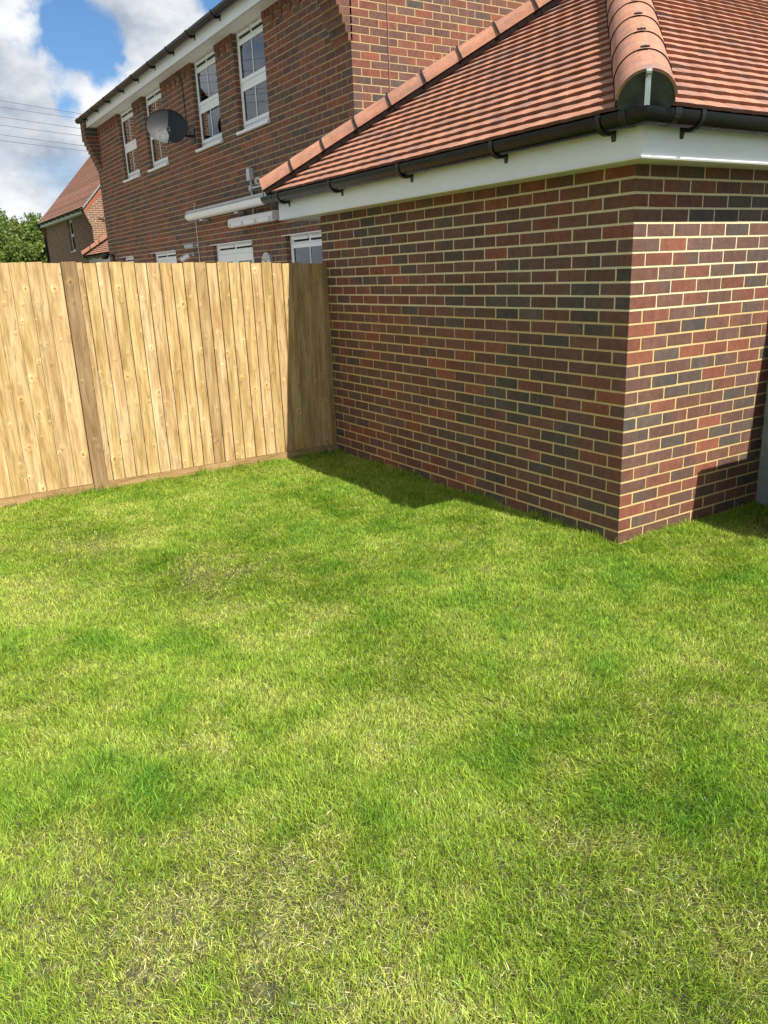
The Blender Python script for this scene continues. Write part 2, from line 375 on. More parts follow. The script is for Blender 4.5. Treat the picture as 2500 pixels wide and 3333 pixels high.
# ------------------------------------------------------------------ clay tiling
TILE_COLS = ((.40, .187, .114), (.38, .178, .11), (.42, .196, .117), (.36, .17, .107), (.40, .195, .126), (.32, .162, .113))
def tiling(mb, under, E, S, T, smin, smax, tmax, rnd, gauge=.1, w=.165, thick=.0185, segs=3, simple=False):
    E = Vector(E); S = Vector(S).normalized(); T = Vector(T).normalized(); Nn = S.cross(T).normalized()
    if Nn.z < 0: Nn = -Nn
    n = int(tmax/gauge)
    for i in range(n):
        t0 = i*gauge; t1 = min(t0+.155, tmax); a = smin(t0+.05); b = smax(t0+.05)
        if b-a < .02: continue
        k0 = math.floor((a-(w/2 if i % 2 else 0))/w)
        if simple: ks = [(a, b)]
        else:
            ks = []; s = (w/2 if i % 2 else 0)+k0*w
            while s < b:
                ks.append((max(a, s+.0012), min(b, s+w-.0012))); s += w
        for (p, q) in ks:
            if q-p < .01: continue
            col = rnd.choice(TILE_COLS); kk = .92+.16*rnd.random(); col = tuple(c*kk for c in col)
            ed = rnd.uniform(-.0022, .0022); jt = rnd.uniform(-.0025, .0025)
            h0 = .027+jt*.4; h1 = .0
            cols = 1 if simple else segs; pts0 = []; pts1 = []
            for m in range(cols+1):
                u = m/cols; s = p+(q-p)*u; cam_ = 0 if simple else .0022*(1-(2*u-1)**2)
                tt = t0+ed+(0 if simple else (u-.5)*jt)
                pts0.append(E+S*s+T*tt+Nn*(h0+cam_)); pts1.append(E+S*s+T*t1+Nn*(h1+cam_))
            for m in range(cols):
                mb.face([pts0[m], pts0[m+1], pts1[m+1], pts1[m]], col)
                mb.face([pts0[m]-Nn*thick, pts0[m+1]-Nn*thick, pts0[m+1], pts0[m]], (.22*kk, .088*kk, .052*kk))  # tail face: redder clay body, darkened further to put its shade into the colour
                mb.face([pts0[m]-Nn*thick, pts1[m]-Nn*thick*.3, pts1[m+1]-Nn*thick*.3, pts0[m+1]-Nn*thick], col)
            for (g0, g1) in ((pts0[0], pts1[0]), (pts0[-1], pts1[-1])):
                mb.face([g0-Nn*thick, g1-Nn*thick, g1, g0], col)
    m_ = 24
    for i in range(m_):
        ta, tb = tmax*i/m_, tmax*(i+1)/m_
        under.face([E+S*smin(ta)+T*ta, E+S*smax(ta)+T*ta, E+S*smax(tb)+T*tb, E+S*smin(tb)+T*tb])

def arc_tile(mb, P, H, up, side, r0, r1, ln, thick=.013, n=18, a0=-84, a1=84, rnd=random):
    col = rnd.choice(TILE_COLS[:4]); kk = .98+.14*rnd.random(); c0 = tuple(c*kk for c in col)
    ang = [R_(a0+(a1-a0)*k/n) for k in range(n+1)]
    ring = lambda t, r: [P+H*t+(up*math.cos(a)+side*math.sin(a))*r for a in ang]
    o0, o1, i0, i1 = ring(0, r0), ring(ln, r1), ring(0, r0-thick), ring(ln, r1-thick)
    def cc(k): return tuple(c*(1+.06*math.sin(k*1.7+kk*40)) for c in c0)
    for k in range(n):
        mb.face([o0[k], o0[k+1], o1[k+1], o1[k]], cc(k)); mb.face([i0[k+1], i0[k], i1[k], i1[k+1]], c0)
        mb.face([o0[k+1], o0[k], i0[k], i0[k+1]], c0); mb.face([o1[k], o1[k+1], i1[k+1], i1[k]], c0)
    mb.face([o0[0], o1[0], i1[0], i0[0]], c0); mb.face([o1[-1], o0[-1], i0[-1], i1[-1]], c0)

# offset polyline sweep: path points with mitre vectors, profile in (outward, z)
def sweep(mb, path, prof, closed=True, caps=True, col=None):
    rows = [[Vector((p[0]+m[0]*d, p[1]+m[1]*d, z)) for d, z in prof] for p, m in path]
    n = len(prof); rng = range(n if closed else n-1)
    for i in range(len(rows)-1):
        for k in rng: mb.face([rows[i][k], rows[i+1][k], rows[i+1][(k+1) % n], rows[i][(k+1) % n]], col)
    if caps and closed: mb.face(rows[0][::-1], col); mb.face(rows[-1], col)
def gutter_prof(d0, ztop, r=.057, th=.003, n=12, dep=.069):
    c = d0+r+.004
    return [(c-r*math.cos(math.pi*k/n), ztop-dep*math.sin(math.pi*k/n)**.8) for k in range(n+1)] + [(c+(r-th)*math.cos(math.pi*k/n), ztop-(dep-th)*math.sin(math.pi*k/n)**.8) for k in range(n+1)]
def bracket(mb, O, D, S, d0, ztop, w=.028, r=.061):
    # O point on fascia line, D outward, S along: strap under the trough widening to a wedge at the board
    c = d0+.061; dep = .072; O = Vector(O); D = Vector(D); S = Vector(S); n = 12
    arc = lambda rr, dd, a: (c+rr*math.cos(a), ztop+.006-dd*max(0, math.sin(a))**.8)
    outer = [arc(r+.004+.010*k/n, dep+.004+.022*k/n, math.pi*(.0+.74*k/n)) for k in range(n+1)]+[(d0, ztop-.108)]
    inner = [arc(r-.001, dep, math.pi*(.0+.84*k/n)) for k in range(n+1)]+[(d0, ztop-.05)]
    pt = lambda q, s: O+D*q[0]+Z*(q[1]-O.z)+S*s
    for k in range(len(outer)-1):
        for sgn in (-1, 1): mb.face([pt(outer[k], sgn*w/2), pt(outer[k+1], sgn*w/2), pt(inner[k+1], sgn*w/2), pt(inner[k], sgn*w/2)])
        mb.face([pt(outer[k], -w/2), pt(outer[k+1], -w/2), pt(outer[k+1], w/2), pt(outer[k], w/2)])
        mb.face([pt(inner[k], -w/2), pt(inner[k+1], -w/2), pt(inner[k+1], w/2), pt(inner[k], w/2)])
    mb.face([pt(outer[0], -w/2), pt(outer[0], w/2), pt(inner[0], w/2), pt(inner[0], -w/2)])
def union(mb, O, D, S, d0, ztop, w=.045, r=.0605):
    c = d0+.061; n = 12; O = Vector(O); D = Vector(D); S = Vector(S)
    B = [[O+D*(c-q*math.cos(math.pi*k/n))+Z*(ztop+.004-(q+.0125)*math.sin(math.pi*k/n)**.8-O.z) for k in range(n+1)] for q in (r+.002, r-.002)]
    for A in B:
        for k in range(n): mb.face([A[k]-S*w/2, A[k+1]-S*w/2, A[k+1]+S*w/2, A[k]+S*w/2])
    for sg in (-1, 1):
        for k in range(n): mb.face([B[0][k]+S*sg*w/2, B[0][k+1]+S*sg*w/2, B[1][k+1]+S*sg*w/2, B[1][k]+S*sg*w/2])

# ------------------------------------------------------------------ ground
def ground():
    mb = MB(); mb.face([(-400, -400, -.06), (400, -400, -.06), (400, 400, -.06), (-400, 400, -.06)])
    m, nt, b = new_mat('far_ground'); p = geo_pos(nt)
    r = ramp(nt, noise(nt, .6, 5, .6, p).outputs[0], [(.3, (.07, .10, .035)), (.7, (.11, .13, .05))]); L(nt, r.outputs[0], b.inputs['Base Color']); b.inputs['Roughness'].default_value = .95
    tag(mb.build('ground', m), kind='structure')
    # paving behind the fence, light slabs
    mb = MB(); mb.face([(-18, -6, -.03), (-3.6, -6, -.03), (-3.6, 1.04, -.03), (-18, 1.04, -.03)])
    m, nt, b = new_mat('patio_paving'); br = N(nt, 'ShaderNodeTexBrick'); L(nt, geo_pos(nt), br.inputs['Vector'])
    br.inputs['Scale'].default_value = 1; br.inputs['Brick Width'].default_value = .6; br.inputs['Row Height'].default_value = .6; br.inputs['Mortar Size'].default_value = .008
    br.inputs['Color1'].default_value = (.36, .33, .28, 1); br.inputs['Color2'].default_value = (.30, .28, .24, 1); br.inputs['Mortar'].default_value = (.2, .19, .17, 1)
    L(nt, br.outputs[0], b.inputs['Base Color']); b.inputs['Roughness'].default_value = .85
    tag(mb.build('patio', m), kind='structure')
    # lawn soil
    g = 60; mb = MB(); xs = np.linspace(-3.45, 8, g); ys = np.linspace(-9, 1.36, g)
    H = lambda x, y: -.006+.012*(float(fbm(x, y, .8, 3))-.5)
    for i in range(g-1):
        for j in range(g-1):
            q = [(xs[i], ys[j]), (xs[i+1], ys[j]), (xs[i+1], ys[j+1]), (xs[i], ys[j+1])]
            mb.face([(x, y, H(x, y)) for x, y in q])
    m, nt, b = new_mat('lawn_soil'); p = geo_pos(nt)
    r = ramp(nt, noise(nt, 30, 6, .65, p).outputs[0], [(.3, (.035, .03, .014)), (.5, (.07, .062, .028)), (.7, (.16, .14, .065))])
    L(nt, r.outputs[0], b.inputs['Base Color']); b.inputs['Roughness'].default_value = 1
    bump(nt, b, noise(nt, 90, 5, .7, p).outputs[0], .8, .01)
    tag(mb.build('lawn', m, merge=True), kind='structure')
ground()

def grass():
    rs = np.random.RandomState(5)
    bx0, bx1, by0, by1 = -3.39, 5.2, -6.4, 1.30
    n = 4200000
    x = rs.uniform(bx0, bx1, n); y = rs.uniform(by0, by1, n)
    dx = x-CAM[0]; dy = y-CAM[1]; f2 = np.array([-.8500, .5267]); fw = dx*f2[0]+dy*f2[1]; lat = dx*.5267+dy*.85
    inv = (fw > .75) & (np.abs(lat) < .52*fw+.40); outer = (fw > -.2) & (np.abs(lat) < .52*fw+2.0)
    k0 = (rs.rand(n) < np.where(inv, np.clip(1.12-.075*np.hypot(dx, dy), .55, 1), np.where(outer, .40, .03))) & ~((x < .012) & (y > -.012))
    x = x[k0]; y = y[k0]; rim = ~inv[k0]; n = len(x)
    # keep out of the garage footprint
    keep = np.ones(n, bool)
    dx = x-CAM[0]; dy = y-CAM[1]; dist = np.hypot(dx, dy)
    # view coordinates, to thin the lawn far outside the frame (behind the camera)
    f2 = np.array([-.8500, .5267]); fw = dx*f2[0]+dy*f2[1]; lat = dx*.5267+dy*.85
    dens = 1.0
    lush = fbm(x+40, y+13, .95, 4); lush = (lush-.5)*2.6+.5
    fine = fbm(x+7, y+3, 6.0, 3)
    TUFT = [(.50, -3.22, .28, 1.5), (.74, -3.05, .22, 1.3), (-.75, -3.15, .22, .6), (-.52, -2.83, .16, .9), (-1.42, -2.82, .16, .8), (-1.75, -2.05, .22, .75),
            (-1.5, -2.2, .15, .6), (.07, -1.25, .20, .6), (-.42, -1.6, .22, .5), (.64, -.84, .25, .5), (1.2, -1.7, .3, .55), (-.03, -1.72, .2, .5), (1.1, -.5, .4, .5), (.3, -.25, .25, .6), (1.7, -2.35, .25, .35),
            (-2.4, -.9, .8, .42), (-2.0, -1.5, .4, .3), (1.9, -1.6, .4, .3)]
    DRY = [(-1.37, -2.97, .35, .55), (.0, -2.2, .3, .5), (.6, -2.8, .2, .5), (.2, -2.3, .3, .4), (1.25, -3.2, .35, .7), (-2.2, -2.5, .5, .5), (-.2, -1.95, .3, .45), (1.45, -2.9, .25, .5), (-1.1, -2.0, .5, .35), (.5, .9, .35, .6), (.2, .25, .2, .4), (1.0, -2.3, .3, .3), (-2.7, -.15, .3, .3), (1.75, -2.85, .3, .45), (-.6, -2.3, .35, .45)]
    tuft = np.zeros(n); dry = np.zeros(n)
    wx = x+.12*(fbm(x, y, 3.1, 3)-.5)*2; wy = y+.12*(fbm(x+9, y+5, 3.1, 3)-.5)*2
    for (a, b, r, w) in TUFT: tuft = np.maximum(tuft, w*np.exp(-((wx-a)**2+(wy-b)**2)/(r*r*.55)))
    for (a, b, r, w) in DRY: dry = np.maximum(dry, w*np.exp(-((wx-a)**2+(wy-b)**2)/(r*r*.6)))
    ddx = np.maximum(0, x); ddy = np.maximum(0, -y); dw = np.hypot(ddx, ddy)
    edge = np.maximum(np.exp(-np.maximum(0, x+3.385)/.05)*.9, np.exp(-dw/.055)*1.15)*np.clip((fbm(x, y, 6, 2)-.30)*4, 0.35, 1)
    small = np.clip((fbm(x+3, y+77, 2.6, 3)-.56)*5, 0, 1)*.35+(fbm(x+31, y+7, 7.5, 3)-.5)*1.1
    hf = fbm(x+8, y+2, 26.0, 2)
    lushv = np.clip(lush*.17+tuft*.30+small*.85+.20-dry*.5+.16, 0, 1.3)
    bare = np.clip((fbm(x+51, y+21, 3.3, 3)-.60)*6, 0, 1)*.5+np.clip(dry-.45, 0, 1)*.5
    soil = np.exp(-((x-.32)**2+(y-1.0)**2)/.07)+np.exp(-((x-1.63)**2+(y+3.02)**2)/.004)*1.0+np.exp(-((x-1.46)**2+(y+2.75)**2)/.003)*.8
    keep &= rs.rand(n) < dens*(1-.10*np.clip(bare, 0, 1))*(1-.85*np.clip(soil, 0, 1))
    idx = np.nonzero(keep)[0]
    x, y, lushv, fine, edge, dist, tuft, dry, hf, rim = [a[idx] for a in (x, y, lushv, fine, edge, dist, tuft, dry, hf, rim)]; n = len(x)
    dead = rs.rand(n) < np.clip(.20-.20*lushv+.22*dry, .03, .42)
    ln = (.018+.016*lushv+.010*rs.rand(n))*(.7+.6*rs.rand(n))*(.45+1.1*hf)+edge*.078*rs.rand(n)+tuft*.014*rs.rand(n)
    ln = np.where(dead, .014+.02*rs.rand(n), ln)
    wd = (.0014+.0013*rs.rand(n))*(1+.13*np.clip(dist-1.5, 0, 6))*np.where(rim, 1.6, 1.0)
    az = rs.uniform(0, 2*np.pi, n); 
    windx = fbm(x+5, y, 2.2, 3)-.5; windy = fbm(x, y+35, 2.2, 3)-.5
    lean = np.where(dead, rs.uniform(1.0, 1.5, n), np.clip(rs.gamma(3, .21, n), .05, 1.35))*(1-.55*np.clip(edge, 0, 1))
    lx = np.cos(az)*np.sin(lean)+windx*1.5; ly = np.sin(az)*np.sin(lean)+windy*1.5; lz = np.maximum(.12, np.cos(lean))
    nn = np.sqrt(lx*lx+ly*ly+lz*lz); lx /= nn; ly /= nn; lz /= nn
    fa = rs.uniform(0, 2*np.pi, n); sx = np.cos(fa); sy = np.sin(fa)
    base = np.stack([x, y, np.full(n, -.008)], 1)
    dirv = np.stack([lx, ly, lz], 1); side = np.stack([sx, sy, np.zeros(n)], 1)
    droop = np.stack([lx, ly, -np.abs(lz)*.0-.55*np.ones(n)], 1)*(.25+.35*rs.rand(n))[:, None]
    mid = base+dirv*(ln*.55)[:, None]; tip = base+(dirv+droop*.5)*ln[:, None]; tip[:, 2] = np.maximum(tip[:, 2], -.002)
    w0 = (side*wd[:, None])*.5; w1 = (side*wd[:, None])*.42
    V = np.empty((n, 5, 3), np.float32); V[:, 0] = base-w0; V[:, 1] = base+w0; V[:, 2] = mid+w1; V[:, 3] = mid-w1; V[:, 4] = tip
    # colours
    l3 = np.clip(lushv+.35*(rs.rand(n)-.5), 0, 1.15)[:, None]
    c_dry = np.array([.52, .56, .12]); c_mid = np.array([.35, .47, .055]); c_lush = np.array([.185, .36, .035])
    t1 = np.clip(l3/.5, 0, 1); t2 = np.clip((l3-.5)/.55, 0, 1)
    col = c_dry*(1-t1)+c_mid*t1; col = col*(1-t2)+c_lush*t2
    straw = np.array([.84, .77, .38])*(.75+.35*rs.rand(n))[:, None]
    col = np.where(dead[:, None], straw, col)*(.42+1.2*rs.rand(n)**1.5)[:, None]
    blu = (rs.rand(n) < .06*(1+2*tuft))[:, None]; col = np.where(blu, col*np.array([.8, 1.05, 1.6]), col)
    me = bpy.data.meshes.new('grass')
    me.vertices.add(n*5); me.vertices.foreach_set('co', V.ravel())
    q = np.arange(n)[:, None]*5
    li = np.concatenate([q+np.array([[0, 1, 2, 3]]), q+np.array([[3, 2, 4]])], 1).astype(np.int32)
    me.loops.add(n*7); me.loops.foreach_set('vertex_index', li.ravel())
    me.polygons.add(n*2)
    st = (np.arange(n)[:, None]*7+np.array([[0, 4]])).astype(np.int32).ravel()
    me.polygons.foreach_set('loop_start', st)
    try: me.polygons.foreach_set('loop_total', np.tile([4, 3], n).astype(np.int32))
    except Exception: pass
    me.update(calc_edges=True)
    at = me.color_attributes.new('Col', 'FLOAT_COLOR', 'POINT')
    ca = np.ones((n, 5, 4), np.float32); ca[:, :, :3] = col[:, None, :]
    at.data.foreach_set('color', ca.ravel())
    m, nt, b = new_mat('grass_blade'); out = nt.nodes['Material Output']
    a = N(nt, 'ShaderNodeVertexColor', layer_name='Col')
    L(nt, a.outputs[0], b.inputs['Base Color']); b.inputs['Roughness'].default_value = .5; b.inputs['Specular IOR Level'].default_value = .2
    tr = N(nt, 'ShaderNodeBsdfTranslucent'); L(nt, mul(nt, a.outputs[0], (1.0, 1.1, .45)), tr.inputs[0])
    mx = N(nt, 'ShaderNodeMixShader'); mx.inputs[0].default_value = .38; L(nt, b.outputs[0], mx.inputs[1]); L(nt, tr.outputs[0], mx.inputs[2]); L(nt, mx.outputs[0], out.inputs[0])
    me.materials.append(m)
    o = bpy.data.objects.new('grass', me); SC.collection.objects.link(o); tag(o, 'short patchy lawn grass, yellow green with darker lush tufts', 'grass', kind='stuff')
    print('grass blades', n)
grass()

# ------------------------------------------------------------------ garage
GX0 = -3.4775; GY1 = 6.2; EV = .29; EVL = .47; EZ = 2.295; PITCH = R_(35)
def make_garage():
    g = empty('garage', (-1.7, 1.0, 0), 'brick garage with hipped clay tile roof on the lawn, its near corner half sunlit', 'garage')
    rnd = random.Random(21)
    b = MB(); m = MB()
    odd = lambda c: c % 2 == 1
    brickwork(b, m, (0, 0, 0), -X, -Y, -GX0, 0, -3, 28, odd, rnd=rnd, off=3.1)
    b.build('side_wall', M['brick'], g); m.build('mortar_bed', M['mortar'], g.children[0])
    b2 = MB(); m2 = MB()
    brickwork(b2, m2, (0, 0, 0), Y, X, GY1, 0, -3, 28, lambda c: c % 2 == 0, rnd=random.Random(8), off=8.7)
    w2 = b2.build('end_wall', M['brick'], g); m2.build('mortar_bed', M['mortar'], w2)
    b3 = MB(); m3 = MB()
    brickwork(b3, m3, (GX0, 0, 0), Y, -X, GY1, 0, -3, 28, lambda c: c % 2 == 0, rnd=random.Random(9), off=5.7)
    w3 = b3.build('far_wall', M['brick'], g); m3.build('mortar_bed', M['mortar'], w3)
    # soffit, fascia, gutter swept round the eaves
    FL = -3.885
    path = [((FL, GY1), (-1, 0)), ((FL, -.2), (-1, -1)), ((.2, -.2), (1, -1)), ((.2, GY1), (1, 0))]
    s = MB()
    s.box((FL+.004, -.196, 2.088), (.196, 0.0, 2.096)); s.box((.0, .0, 2.0885), (.196, GY1, 2.0965)); s.box((FL+.004, .0, 2.0885), (GX0, GY1, 2.0965))
    s.box((-.62, -.17, 2.081), (.0, -.03, 2.0875)) if False else None
    s.build('soffit', M['upvc_old'], g)
    f = MB(); sweep(f, path, [(-.012, 2.085), (.0, 2.085), (.0, 2.262), (-.012, 2.262)])
    # angled lower lip of the boards, which catches the sun on the end wall
    sweep(f, path, [(-.05, 2.083), (.006, 2.083), (.010, 2.091), (-.05, 2.091)][::1])
    for (x, y) in ((.2, -.2),): f.box((x-.022, y-.003, 2.0815), (x+.004, y+.02, 2.264)) if False else None
    fo = f.build('fascia', M['upvc'], g)
    gm = MB(); sweep(gm, path, gutter_prof(.002, 2.288)); go = gm.build('gutter', M['gutter'], g, smooth=True)
    bp = MB()
    for x in (-3.66, -2.72, -1.76, -.79, .02):
        q = MB(); bracket(q, (x, -.2, 2.288), -Y, X, .0, 2.288); q.build('gutter_bracket', M['black'], go, merge=True)
    for y in (.085, .95, 1.8, 2.6, 3.4):
        q = MB(); bracket(q, (.2, y, 2.288), X, Y, .0, 2.288); q.build('gutter_bracket', M['black'], go, merge=True)
    for (o_, d_, s_) in (((.17, -.2, 2.288), -Y, X), ((.2, -.10, 2.288), X, Y), ((-3.80, -.2, 2.288), -Y, X), ((FL, -.12, 2.288), -X, Y)):
        q = MB(); union(q, o_, d_, s_, .0, 2.288); q.build('gutter_union', M['black'], go, merge=True)
    # roof
    W_ = EV+(-GX0)+EVL; cs, sn = math.cos(PITCH), math.sin(PITCH); half = W_/2; TM = half/cs
    r1 = MB(); u1 = MB()
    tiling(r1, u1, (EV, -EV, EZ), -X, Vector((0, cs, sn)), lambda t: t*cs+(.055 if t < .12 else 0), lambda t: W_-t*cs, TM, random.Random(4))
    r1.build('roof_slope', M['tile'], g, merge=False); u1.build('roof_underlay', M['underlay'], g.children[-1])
    r2 = MB(); u2 = MB()
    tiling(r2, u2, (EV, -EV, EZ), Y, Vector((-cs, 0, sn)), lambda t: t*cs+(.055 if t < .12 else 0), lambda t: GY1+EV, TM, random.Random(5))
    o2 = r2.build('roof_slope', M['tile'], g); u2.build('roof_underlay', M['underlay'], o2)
    r3 = MB(); u3 = MB()
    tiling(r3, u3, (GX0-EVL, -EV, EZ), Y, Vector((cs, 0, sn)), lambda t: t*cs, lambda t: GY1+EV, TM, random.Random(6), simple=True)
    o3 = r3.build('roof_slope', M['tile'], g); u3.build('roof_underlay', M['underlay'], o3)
    # hips and ridge
    apex = Vector((EV-half, -EV+half, EZ+half*math.tan(PITCH)))
    for (C0, front) in ((Vector((EV, -EV, EZ)), True), (Vector((GX0-EVL, -EV, EZ)), False)):
        H = (apex-C0).normalized(); side = H.cross(Z).normalized(); up = side.cross(H).normalized()
        Ltot = (apex-C0).length; ln = .33; t = .040; k = 0; rr = .136
        while t < Ltot-.1:
            q = MB(); P = C0+H*t+up*.004
            arc_tile(q, P, H, up, side, rr+.004, rr-.002, ln+.012, rnd=random.Random(k+(50 if front else 90)))
            ht = q.build('hip_tile', M['tile'], g, smooth=True)
            j = MB(); n = 18
            if k:
                w_ = .014; ro = rr+(.0075 if front else .013)
                if front: w_ = .003; ro = rr+.0046
                ri = rr-.01; an = [R_(-86+172*i/n) for i in range(n+1)]
                A = [[P+H*(-w_ if z == 0 else .0)+(up*math.cos(a)+side*math.sin(a))*r_ for a in an] for z in (0, 1) for r_ in (ro, ri)]
                for i in range(n):
                    j.face([A[0][i], A[0][i+1], A[2][i+1], A[2][i]]); j.face([A[0][i+1], A[0][i], A[1][i], A[1][i+1]]); j.face([A[2][i], A[2][i+1], A[3][i+1], A[3][i]])
                j.build('joint_strip', M['black'], ht, merge=True)
                cl = MB(); P2 = P+up*(rr+.010)
                cl.obox(P2-side*.022-H*.014, side*.044, H*.016, up*.006); cl.build('clip', M['black'], ht, merge=True)
                cl = MB(); cl.obox(P2-side*.008-H*.010+up*.006, side*.016, H*.012, up*.005); cl.build('screw', M['steel'], ht, merge=True)
            else:
                # mortar end closure, bedding and the iron
                e = MB(); an = [R_(-88+176*i/n) for i in range(n+1)]; Pc = P+H*.005
                ring = [Pc+(up*math.cos(a)+side*math.sin(a))*(rr-.008) for a in an]
                bot = Pc-up*.045
                for i in range(n): e.face([bot, ring[i+1], ring[i]])
                e.face([bot, ring[0], ring[0]-up*.03, bot-up*.03]); e.face([bot, bot-up*.03, ring[-1]-up*.03, ring[-1]])
                e.build('mortar_infill', M['lead'], ht)
                ir = MB(); Hh = Vector((H.x, H.y, 0)).normalized(); out = -Hh
                pts = [C0+Hh*.10-Z*.02, C0+out*.0-Z*.035, C0+out*.022-Z*.015, C0+out*.026+Z*.05, C0+out*.03+Z*.125]
                ccx, ccz, r0 = .03+.032, .125, .032
                if front: nsp = 9; tot = 1.25
                else: nsp = 18; tot = 3.3
                for i in range(1, nsp+1):
                    a = math.pi-tot*math.pi*i/nsp*1.0; rad = r0*(1-.55*i/nsp) if not front else r0*.55
                    cx_ = .03+rad if front else ccx
                    pts.append(C0+out*(cx_+rad*math.cos(a))+Z*(ccz+rad*math.sin(a)))
                sdv = Hh.cross(Z).normalized(); hw = .012 if front else .010
                for i in range(len(pts)-1):
                    d = (pts[i+1]-pts[i]).normalized(); nn_ = d.cross(sdv)*.003
                    a_, b_ = pts[i], pts[i+1]
                    q8 = [a_-sdv*hw-nn_, a_+sdv*hw-nn_, b_+sdv*hw-nn_, b_-sdv*hw-nn_, a_-sdv*hw+nn_, a_+sdv*hw+nn_, b_+sdv*hw+nn_, b_-sdv*hw+nn_]
                    for f_ in ((0,1,2,3),(7,6,5,4),(0,3,7,4),(1,5,6,2),(0,4,5,1),(3,2,6,7)): ir.face([q8[z_] for z_ in f_])
                ir.build('hip_iron', M['steel'], g)
            t += ln; k += 1
        # jagged dark strip on both hip sides, standing in for the shadow gap
        rj = random.Random(2)
        for sg in (-1, 1):
            bd = MB(); tt = .05
            while tt < Ltot:
                w_ = .130+rj.random()*.008
                a_ = C0+H*tt+side*sg*.125+up*.0; b_ = C0+H*(tt+.04)+side*sg*.125
                bd.face([a_+up*.03, b_+up*.03, b_+side*sg*(w_-.125)-up*.028, a_+side*sg*(w_-.125)-up*.028]); tt += .04
            bd.build('bedding_or_gap_shade', M['underlay'], g)
    t = 0; k = 0
    while t < GY1+EV-half:
        q = MB(); P = apex+Y*t-Z*.03
        arc_tile(q, P, Y, Z, X, .142, .136, .34, rnd=random.Random(k+200)); rt = q.build('ridge_tile', M['tile'], g, smooth=True)
        if k:
            j = MB(); an = [R_(-86+172*i/12) for i in range(13)]
            A = [[P+Y*yy+(Z*math.cos(a)+X*math.sin(a))*.146 for a in an] for yy in (-.008, .006)]
            for i in range(12): j.face([A[0][i], A[0][i+1], A[1][i+1], A[1][i]])
            j.build('joint_strip', M['black'], rt)
        t += .33; k += 1
    for sg in (-1, 1):
        bd = MB(); bd.obox(apex+X*sg*.135-Z*.14, X*sg*.03-Z*.02, Y*(GY1+EV-half), Z*.07)
        bd.build('bedding_or_gap_shade', M['concrete'], g)
    return g
garage = make_garage()

# ------------------------------------------------------------------ fences
def board_uv(rnd): return rnd.uniform(0, 40), rnd.uniform(0, 40)
def fence_left():
    fx = -3.4
    F = empty('wooden_fence', (fx, -2.2, 0), 'pale new closeboard timber fence running from the lawn edge to the garage wall', 'fence')
    top = lambda y: 1.697-.0285*y
    rnd = random.Random(12)
    def bay(y0, y1, w, flat):
        b = MB(); y = y1; k = 0
        while y > y0+.01:
            ww = w*rnd.uniform(.94, 1.06); a = max(y0, y-ww); last = a
            if y == y1 and not flat: a = y-.055
            zt = top((a+y)/2)+rnd.uniform(-.006, .006); zb = .078
            ou, ov = board_uv(rnd)
            tint = rnd.uniform(.90, 1.07); col = (tint, tint*rnd.uniform(.97, 1.02), tint*rnd.uniform(.9, 1.05))
            if not flat and k == 12: col = (.78, .75, .74)
            if not flat and k == 17: col = (1.12, 1.18, 1.35)
            e0, e1 = (.0125, .0) if not flat else (.010, .005)   # thin at the left edge, thick at the right
            x0 = fx+e0+rnd.uniform(0, .0015); x1 = fx+e1+rnd.uniform(0, .0015); dt = rnd.uniform(-.004, .004)
            gp = rnd.uniform(.0012, .0026) if not flat else rnd.uniform(.0006, .0016)
            P = [(x0, a+gp, zb), (x1, y-gp, zb), (x1, y-gp, zt+dt), (x0, a+gp, zt)]
            uvs = [(ou, ov), (ou+(y-a), ov), (ou+(y-a), ov+zt), (ou, ov+zt)]
            b.face(P, col, uvs); Q = [(fx-.008, p[1], p[2]) for p in P]
            b.face(Q[::-1], col, uvs[::-1])
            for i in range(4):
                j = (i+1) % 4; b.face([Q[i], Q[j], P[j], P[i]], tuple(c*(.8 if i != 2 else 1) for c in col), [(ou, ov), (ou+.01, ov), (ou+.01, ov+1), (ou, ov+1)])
            y = a; k += 1
        b.build('board_panel', M['pine'], F)
        g = MB(); ou, ov = board_uv(rnd)
        P = [(fx+.016, y0, -.1), (fx+.016, y1, -.1), (fx+.016, y1, .074), (fx+.016, y0, .074)]
        g.face(P, (1, 1, 1), [(ou, 0), (ou, y1-y0), (ou+.17, y1-y0), (ou+.17, 0)])
        g.face([(fx-.02, y0, .074), (fx+.016, y0, .074), (fx+.016, y1, .074), (fx-.02, y1, .074)], (1, 1, 1), [(ou, 0), (ou+.03, 0), (ou+.03, y1-y0), (ou, y1-y0)])
        g.build('gravel_board', M['gravelwood'], F)
        # rails and dark lining behind so no light leaks
        r = MB()
        for z in (.35, .95, 1.5): r.box((fx-.06, y0, z), (fx-.016, y1, z+.04), (1, 1, 1))
        r.build('rail', M['postwood'], F)
    bay(-2.128, -.004, .0965, False)
    bay(-4.05, -2.24, .118, True)
    bay(-6.0, -4.15, .118, True)
    for (y0, y1) in ((-2.235, -2.131), (-4.148, -4.052)):
        p = MB(); ou, ov = board_uv(rnd); zt = top(y0)+.004; x1 = fx+.026; x0 = fx-.075
        cs = [((x1, y0), (x1, y1)), ((x1, y1), (x0, y1)), ((x0, y1), (x0, y0)), ((x0, y0), (x1, y0))]
        for i, (a, b) in enumerate(cs):
            p.face([(a[0], a[1], -.1), (b[0], b[1], -.1), (b[0], b[1], zt), (a[0], a[1], zt)], (1, 1, 1), [(ou+i*.3, ov), (ou+i*.3+.1, ov), (ou+i*.3+.1, ov+1.8), (ou+i*.3, ov+1.8)])
        p.face([(x1, y0, zt), (x1, y1, zt), (x0, y1, zt), (x0, y0, zt)], (.9, .9, .9), [(ou, ov), (ou+.1, ov), (ou+.1, ov+.1), (ou, ov+.1)])
        p.build('post', M['postwood'], F, merge=True)
fence_left()
